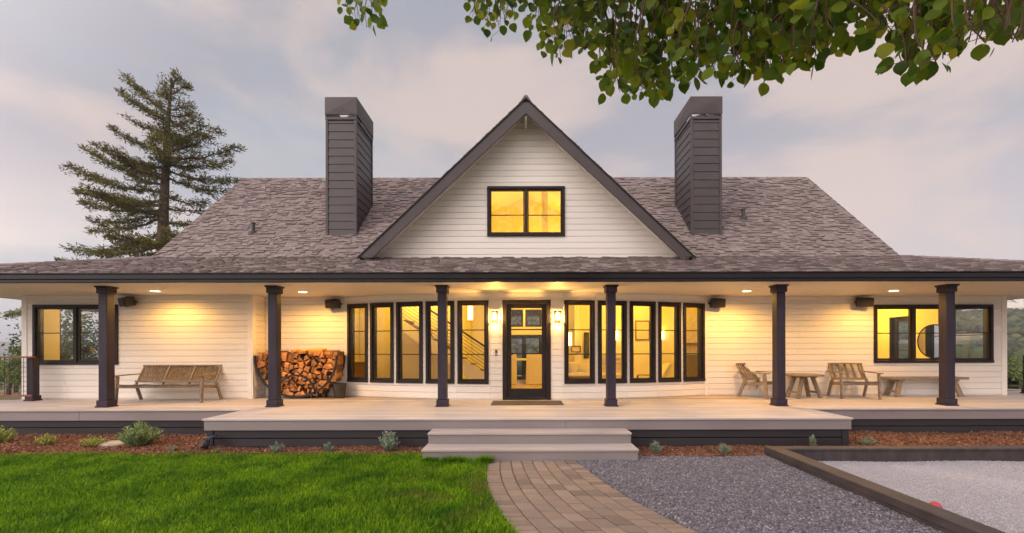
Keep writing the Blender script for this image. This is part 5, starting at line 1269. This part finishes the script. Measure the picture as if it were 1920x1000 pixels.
for k in range(15):                     # limbs towards and away from the viewer
    zy = rt_.uniform(140, 860); ln = 60 + (zy - 60) * .28; ang = rt_.uniform(-.8, .8); allp.append(((590 - (zy - 100) * .03, zy), (590 + ln * math.sin(ang) * 1.2, zy - 20 + rt_.uniform(-40, 50)), rt_.choice((-1, 1)) * ln * .013 * rt_.uniform(.6, 1.4)))
for a, b, dy in allp:
    A_, B_ = zp(*a), zp(*b); B_ = A_.lerp(B_, .95); B_.y += dy + rt_.uniform(-.5, .5); A_.y = TD; L_ = (B_ - A_).length; n = max(4, int(L_ / .3)); sag = L_ * .07
    up_t = rt_.uniform(.02, .06) * L_
    P_ = [A_.lerp(B_, i / n) + Vector((rt_.gauss(0, .05), rt_.gauss(0, .05), -sag * math.sin(math.pi * i / n) + rt_.gauss(0, .04))) for i in range(n + 1)]
    r0 = .03 + .009 * L_; lm.tube(P_, [r0 * (1 - i / n) + .012 for i in range(n + 1)], 6)
    for i in range(1, n + 1):
        t = i / n
        if t < .10 and L_ > 2.5: continue
        for s in (-1, 1, 0):
            if rt_.random() < (.24 if s else .4): continue
            ln = (.25 + .95 * math.sin(math.pi * min(1, t * .85 + .12))) * min(1.0, .35 + L_ * .11) * rt_.uniform(.5, 1.15)
            ld = (B_ - A_).normalized(); sd = Vector((-ld.y, ld.x, 0)); q0 = P_[i]
            vv = (ld * .7 + sd * s * rt_.uniform(.5, 1.1) + Vector((0, 0, rt_.uniform(-.30, .28 if s else .5)))).normalized() * ln
            lm.tube([q0, q0 + vv * .6 + Vector((0, 0, -.03)), q0 + vv], [.016, .010, .005], 4)
            k = max(2, int(ln / .16))
            for j in range(k): needles(q0 + vv * ((j + .8) / k), vv.normalized(), .10, 10)
    needles(P_[-1], (B_ - A_).normalized(), .10, 16)
    for i in range(1, n + 1): needles(P_[i], (B_ - A_).normalized(), .15, 5)
for k in range(90):                    # foliage close to the trunk
    zy = 90 + 690 * k / 90; p = zp(604 - (zy - 90) * .055, zy); [needles(p + Vector((rt_.gauss(0, .28), rt_.gauss(0, .28) - .1, rt_.gauss(0, .15))), Vector((rt_.uniform(-1, 1), rt_.uniform(-1, .3), .1)).normalized(), .16, 9) for _ in range(3) if mnoise.noise(Vector((k * .23, 2, _ * .7))) > -.12]
for k in range(40):                    # dead twigs on the lower trunk
    zy = rt_.uniform(640, 850); p = zp(566 + rt_.uniform(-6, 6), zy); d = Vector((rt_.uniform(-1, 1), rt_.uniform(-.5, .5), rt_.uniform(-.9, .1))) * rt_.uniform(.5, 1.6); lm.tube([p, p + d * .5 + Vector((0, 0, .1)), p + d], [.02, .013, .006], 4)
lm.build('limb', M_TBARK, tree, fix=False)
quads('crown', C_, Dv, Sv, M_NEEDLE, tree)

# ------------------------------------------------------------------ small broadleaf trees and the shed beyond the deck
def small_tree(x, y, h, r, label, cols, zb=None, n=1400, seed=3, leaf=.10):
    rr = random.Random(seed); z0 = hgt(x, y) if zb is None else zb
    t = empty('small_tree', (x, y, z0), 0, label, 'tree', 'small trees beyond the deck', world=True); m = MB(); top = Vector((x, y, z0 + h))
    m.tube([(x, y, z0 - .2), (x + .1, y, z0 + h * .4), (x + .02, y, z0 + h * .8)], [.09, .06, .025], 7); cs = []
    for k in range(14):
        a = rr.uniform(0, 6.28); q = rr.uniform(.35, .8); p0 = Vector((x + .05, y, z0 + h * q * .8)); p1 = Vector((x + math.cos(a) * r * rr.uniform(.5, 1), y + math.sin(a) * r * rr.uniform(.5, 1), z0 + h * rr.uniform(.35, 1))); m.tube([p0, p0.lerp(p1, .5) + Vector((0, 0, .1)), p1], [.025, .016, .007], 5); cs += [p0.lerp(p1, .6), p0.lerp(p1, .8), p1]
    m.build('trunk', M_TBARK, t, fix=False); C, D_, S_ = [], [], []
    for _ in range(n):
        c = rr.choice(cs); o = Vector((rr.gauss(0, 1), rr.gauss(0, 1), rr.gauss(0, 1))) * r * .17; d = Vector((rr.gauss(0, 1), rr.gauss(0, 1), rr.gauss(-.2, 1))).normalized() * leaf * rr.uniform(.7, 1.3); C.append(c + o); D_.append(d); S_.append(d.cross(Vector((rr.gauss(0, 1), rr.gauss(0, 1), rr.gauss(0, 1)))).normalized() * leaf * .32)
    quads('crown', C, D_, S_, mat('broadleaf', cols[0], cols[1], .7, 3, island=.4, trans=.3), t)
LG = ((.10, .16, .03), (.20, .27, .06))
p = at(14, 700, 17); small_tree(p.x, 17, (at(14, 668, 17).z - hgt(p.x, 17)), 1.0, 'pale green tree seen through the railing mesh', LG, seed=4)
p = at(28, 690, 21); small_tree(p.x, 21, (at(28, 676, 21).z - hgt(p.x, 21)), .9, 'smaller green tree behind the railing post', LG, seed=9)
p = at(1912, 690, 26); small_tree(p.x, 26, (at(1912, 668, 26).z - hgt(p.x, 26)), 1.2, 'leafy green tree beyond the right end of the porch', LG, seed=6, n=1800)
sy = 38.0; q = at(1890, 735, sy); sz = hgt(q.x, sy); zt = at(1885, 698, sy).z
small_tree(-17.4, 16.2, 3.6, 1.5, 'dark green tree outside, seen through the left wing windows', ((.05, .09, .02), (.12, .16, .04)), seed=14, n=2600, leaf=.13)
shed = empty('barn', (q.x, sy, sz), 0, 'small dark barn on the slope right of the house', 'barn', world=True)
x0, x1 = atx(1862, sy), atx(1900, sy); zw = at(1900, 722, sy).z; M_BARN = mat('barn_board', (.045, .04, .045), (.07, .06, .06), .7, 3, stretch=(3, 1, .3)); M_RUST = mat('barn_door_wood', (.20, .07, .03), (.28, .11, .05), .7, 4)
m = MB(); m.box(x0, x1, sy, sy + 3, sz - .5, zw); m.prism([(x0, sy, zw), (x1, sy, zw), ((x0 + x1) / 2 - .6, sy, zt + .3)], (0, 3, 0)); m.build('wall', M_BARN, shed)
m = MB(); m.box(atx(1883, sy), atx(1889, sy), sy - .06, sy - .001, sz, zw - .1); m.build('door', M_RUST, shed)
xm = (x0 + x1) / 2 - .6; m = MB()
m.hexa([(xm, sy - .4, zt + .3), (x1 + .5, sy - .4, zw - .25), (x1 + .5, sy + 3.3, zw - .25), (xm, sy + 3.3, zt + .3), (xm, sy - .4, zt + .42), (x1 + .5, sy - .4, zw - .13), (x1 + .5, sy + 3.3, zw - .13), (xm, sy + 3.3, zt + .42)])
m.hexa([(x0 - .5, sy - .4, zw - .25), (xm - .01, sy - .4, zt + .3), (xm - .01, sy + 3.3, zt + .3), (x0 - .5, sy + 3.3, zw - .25), (x0 - .5, sy - .4, zw - .13), (xm - .01, sy - .4, zt + .42), (xm - .01, sy + 3.3, zt + .42), (x0 - .5, sy + 3.3, zw - .13)]); m.build('roof', M_FASCIA, shed)
# pergola at the right end
pg = empty('pergola', (16.4, 14, DZ), 0, 'cream timber pergola truss beyond the right corner', 'pergola', world=True); m = MB()
py_ = 14.0; zl, zu = EYE + 1.36, EYE + 1.95; xa, xb2 = 14.9, 20.5
m.bar((xa, py_, zl), (xb2, py_, zl + .05), .10, .17); m.build('bottom_beam', M_TRIMW, pg, bevel=.005); m = MB(); m.bar((xa, py_, zu), (xb2, py_, zu + .05), .10, .14); m.build('top_beam', M_TRIMW, pg, bevel=.005); m = MB()
for k in range(7): x = xa + .05 + k * .9; m.bar((x, py_, zl + .09), (x, py_, zu - .07), .07, .09, up=(1, 0, 0)); m.bar((x + .08, py_, zu - .08), (x + .8, py_, zl + .12), .06, .08, up=(0, 1, 0))
m.build('brace', M_TRIMW, pg)
for x in (xa + .1, xb2 - .1): m = MB(); m.box(x - .07, x + .07, py_ + .06, py_ + .2, -.3, zu); m.build('post', M_TRIMW, pg)

# ------------------------------------------------------------------ overhanging broadleaf tree in the foreground
TX, TY = 3.3, -1.6
ft = empty('broadleaf_tree', (TX, TY, -.05), 0, 'foreground tree whose leafy branches hang across the top of the view', 'tree', world=True)
M_LBARK = mat('twig_bark', (.10, .055, .04), (.17, .10, .075), .85, 12, bump=.5, bscale=40)
def leaf_mat():
    m = mat('tree_leaf', (.045, .085, .014), (.085, .14, .022), .42, 7, island=.8, island_ramp=[(.030, .085, .008), (.13, .23, .010), (.25, .34, .014), (.06, .14, .009), (.46, .46, .025)], trans=.55, spec=.3)
    return m
M_LEAF = leaf_mat()
rf = random.Random(33)
prof_x = [630, 640, 655, 690, 715, 724, 726, 875, 882, 900, 935, 960, 984, 990, 1000, 1012, 1025, 1040, 1060, 1085, 1100, 1115, 1135, 1150, 1180, 1240, 1270, 1300, 1330, 1380, 1420, 1450, 1500, 1560, 1588, 1600, 1650, 1665, 1700, 1740, 1790, 1830, 1860, 1925]
prof_y = [-60, -10, 45, 66, 45, 10, -60, -60, 10, 55, 72, 55, -10, -20, 25, 75, 115, 128, 110, 92, 78, 125, 170, 184, 186, 187, 176, 165, 150, 166, 150, 162, 140, 118, 75, 58, 62, 92, 140, 140, 118, 98, 88, 104]
def pbot(px): return float(np.interp(px, prof_x, prof_y))
def pD(px): return float(np.interp(px, [600, 1000, 1200, 1450, 1650, 1760, 1925], [4.1, 3.6, 3.3, 2.8, 2.2, 1.75, 1.45]))
LV, LF, LS = [], [], []
OUT = [(0, .0), (.20, .06), (.40, .20), (.50, .42), (.47, .64), (.32, .84), (.12, .97), (0, 1.08)]     # half outline, base to tip
def leaf(p, down, nrm, s):
    down = down.normalized(); sd = down.cross(nrm).normalized(); nrm = sd.cross(down).normalized(); i0 = len(LV); fold = rf.uniform(-.1, .6); curl = rf.uniform(-.45, .5)
    pt = lambda x, t: p + down * (t * s) + sd * (x * s) + nrm * (s * (fold * abs(x) + curl * (t - .3) ** 2 - .0))
    mid = [pt(0, t) for _, t in OUT[1:-1]]
    L_ = [pt(-x, t) for x, t in OUT[1:-1]]; R_ = [pt(x, t) for x, t in OUT[1:-1]]
    LV.extend([pt(0, 0)] + mid + [pt(0, 1.08)] + L_ + R_); n = len(mid); b, tip, l0, r0 = i0, i0 + n + 1, i0 + n + 2, i0 + n + 2 + n
    LF.extend([b, i0 + 1, l0]); LS.append(3); LF.extend([b, r0, i0 + 1]); LS.append(3)
    for k in range(n - 1):
        LF.extend([i0 + 1 + k, i0 + 2 + k, l0 + k + 1, l0 + k]); LS.append(4); LF.extend([i0 + 1 + k, r0 + k, r0 + k + 1, i0 + 2 + k]); LS.append(4)
    LF.extend([i0 + n, tip, l0 + n - 1]); LS.append(3); LF.extend([i0 + n, r0 + n - 1, tip]); LS.append(3)
tw = MB()
# sprays: a twig hanging down with leaves along it
sprays = []
def spray(px, ytop, ybot, D, sz, dens=1.0):
    p0, p1 = at(px + rf.uniform(-14, 14), ytop, D), at(px, ybot, D); p0.y += rf.uniform(-.15, .15); n = max(3, int((p1 - p0).length / .05 * dens)); k = Vector((rf.uniform(-.05, .05), rf.uniform(-.06, .06), 0))
    pts_ = [p0.lerp(p1, t / 6) + k * math.sin(math.pi * t / 6) for t in range(7)]; tw.tube(pts_, [.005 - .0005 * t for t in range(7)], 5); sprays.append(pts_[0])
    for j in range(n):
        t = (j + rf.random()) / n; q = p0.lerp(p1, t) + k * math.sin(math.pi * t); a = rf.uniform(0, 6.283); o = Vector((math.cos(a), math.sin(a), rf.uniform(-.5, .25))); stem_end = q + o * rf.uniform(.03, .085)
        if rf.random() < .6: tw.tube([q, stem_end], [.0016, .0012], 4, cap=False)
        dn = Vector((o.x * .45 + rf.gauss(0, .25), o.y * .45 + rf.gauss(0, .25), -1 + rf.gauss(0, .35))); leaf(stem_end, dn, Vector((rf.gauss(0, .6), -1 + rf.gauss(0, .55), rf.gauss(.2, .6))), sz * rf.uniform(.68, 1.2))
def gapn(px, py): return mnoise.noise(Vector((px * .0115, py * .016, 4.2)))
for px in list(range(646, 722, 13)) + list(range(884, 984, 14)) + list(range(992, 1930, 11)):
    for lay in range(2):
        D = pD(px) * rf.uniform(.9, 1.15); x = px + rf.uniform(-8, 8); bot = pbot(x) + rf.uniform(-45, 3) * (1 if lay else .35); sz = (.094 if px > 990 else .088) * (1 - .28 * smooth(1500, 1800, px))
        if bot < -25: continue
        bot -= sz * .75 * F / D * .55
        y = bot
        # each spray reaches about 0.35 m, stacked upward, leaving gaps
        while y > -260:
            ln = rf.uniform(.22, .42) * F / D
            if gapn(x, y - ln / 2) > -.04 - (.10 if lay else 0) or y > bot - 5: spray(x, y - ln, y, D + rf.uniform(-.12, .12), sz * rf.uniform(.55, 1.0), 1.0)
            y -= ln * rf.uniform(.55, .95)
            x += rf.uniform(-10, 10)
# extra crown out of frame, over and behind the viewer, placed to shade the lawn
for _ in range(5200):
    c = Vector((rf.uniform(-5.5, 6.5), rf.uniform(-3.8, 3.2), rf.uniform(5.0, 8.2))); e = ((c.x - .6) / 6.2) ** 2 + ((c.y + .3) / 3.6) ** 2 + ((c.z - 6.4) / 1.7) ** 2
    if e > 1 or mnoise.noise(c * .9) < -.12: continue
    leaf(c, Vector((rf.gauss(0, .4), rf.gauss(0, .4), -1)), Vector((rf.gauss(0, .6), rf.gauss(0, .6), 1)), .20 * rf.uniform(.7, 1.3))
bb = MB(); bb.tube([(TX, TY, -.1), (TX + .03, TY + .02, 1.2), (TX - .05, TY + .1, 2.6), (TX - .15, TY + .3, 3.9), (TX - .4, TY + .5, 5.4)], [.17, .14, .12, .08, .03], 12); bb.build('trunk', M_LBARK, ft, smooth=True)
LIMB = [Vector((TX - .05, TY + .1, 2.7)), Vector((2.7, -.2, 3.7)), Vector((2.1, 1.2, 4.35)), Vector((1.4, 2.5, 4.95)), Vector((.5, 3.3, 5.2)), Vector((-.6, 3.7, 5.35)), Vector((-1.6, 4.1, 5.2))]
tw.tube(LIMB, [.10, .075, .055, .042, .03, .02, .01], 10)
L2 = [Vector((TX - .03, TY + .08, 2.3)), Vector((3.0, -.1, 3.0)), Vector((2.6, 1.0, 3.45)), Vector((2.2, 2.0, 4.1))]
tw.tube(L2, [.07, .05, .032, .015], 8)
seg = [(LIMB[i].lerp(LIMB[i + 1], k / 6)) for i in range(len(LIMB) - 1) for k in range(6)] + [(L2[i].lerp(L2[i + 1], k / 6)) for i in range(3) for k in range(6)]
for s_ in sprays[::3]:
    q = min((c for c in seg if c.z > s_.z - .1), key=lambda c: (c - s_).length, default=seg[0]); m_ = s_.lerp(q, .5) + Vector((0, 0, .08)); tw.tube([q, m_, s_], [.010, .007, .004], 5, cap=False)
# the reddish twig end at the right
tw.tube([at(1800, 20, 1.75), at(1775, 50, 1.75), at(1740, 78, 1.76)], [.004, .0035, .003], 6)
tw.build('branch', M_LBARK, ft, fix=False, smooth=True)
raw_mesh('crown', [tuple(v) for v in LV], LF, LS, M_LEAF, ft, smooth=True)

# ------------------------------------------------------------------ evening haze over the valley
hb = MB(); hb.box(-3600, 3600, -1500, 3600, -48, 78)
hm = bpy.data.materials.new('haze_air'); hm.use_nodes = True; nt = hm.node_tree; nt.nodes.remove(nt.nodes['Principled BSDF'])
pv_ = nt.nodes.new('ShaderNodeVolumePrincipled'); pv_.inputs['Density'].default_value = 0.0006; pv_.inputs['Color'].default_value = (.82, .86, .95, 1); pv_.inputs['Anisotropy'].default_value = .1
nt.links.new(pv_.outputs[0], nt.nodes['Material Output'].inputs['Volume'])
tag(hb.build('haze', hm), kind='stuff')

for o in bpy.data.objects:
    if 'world' in o: del o['world']
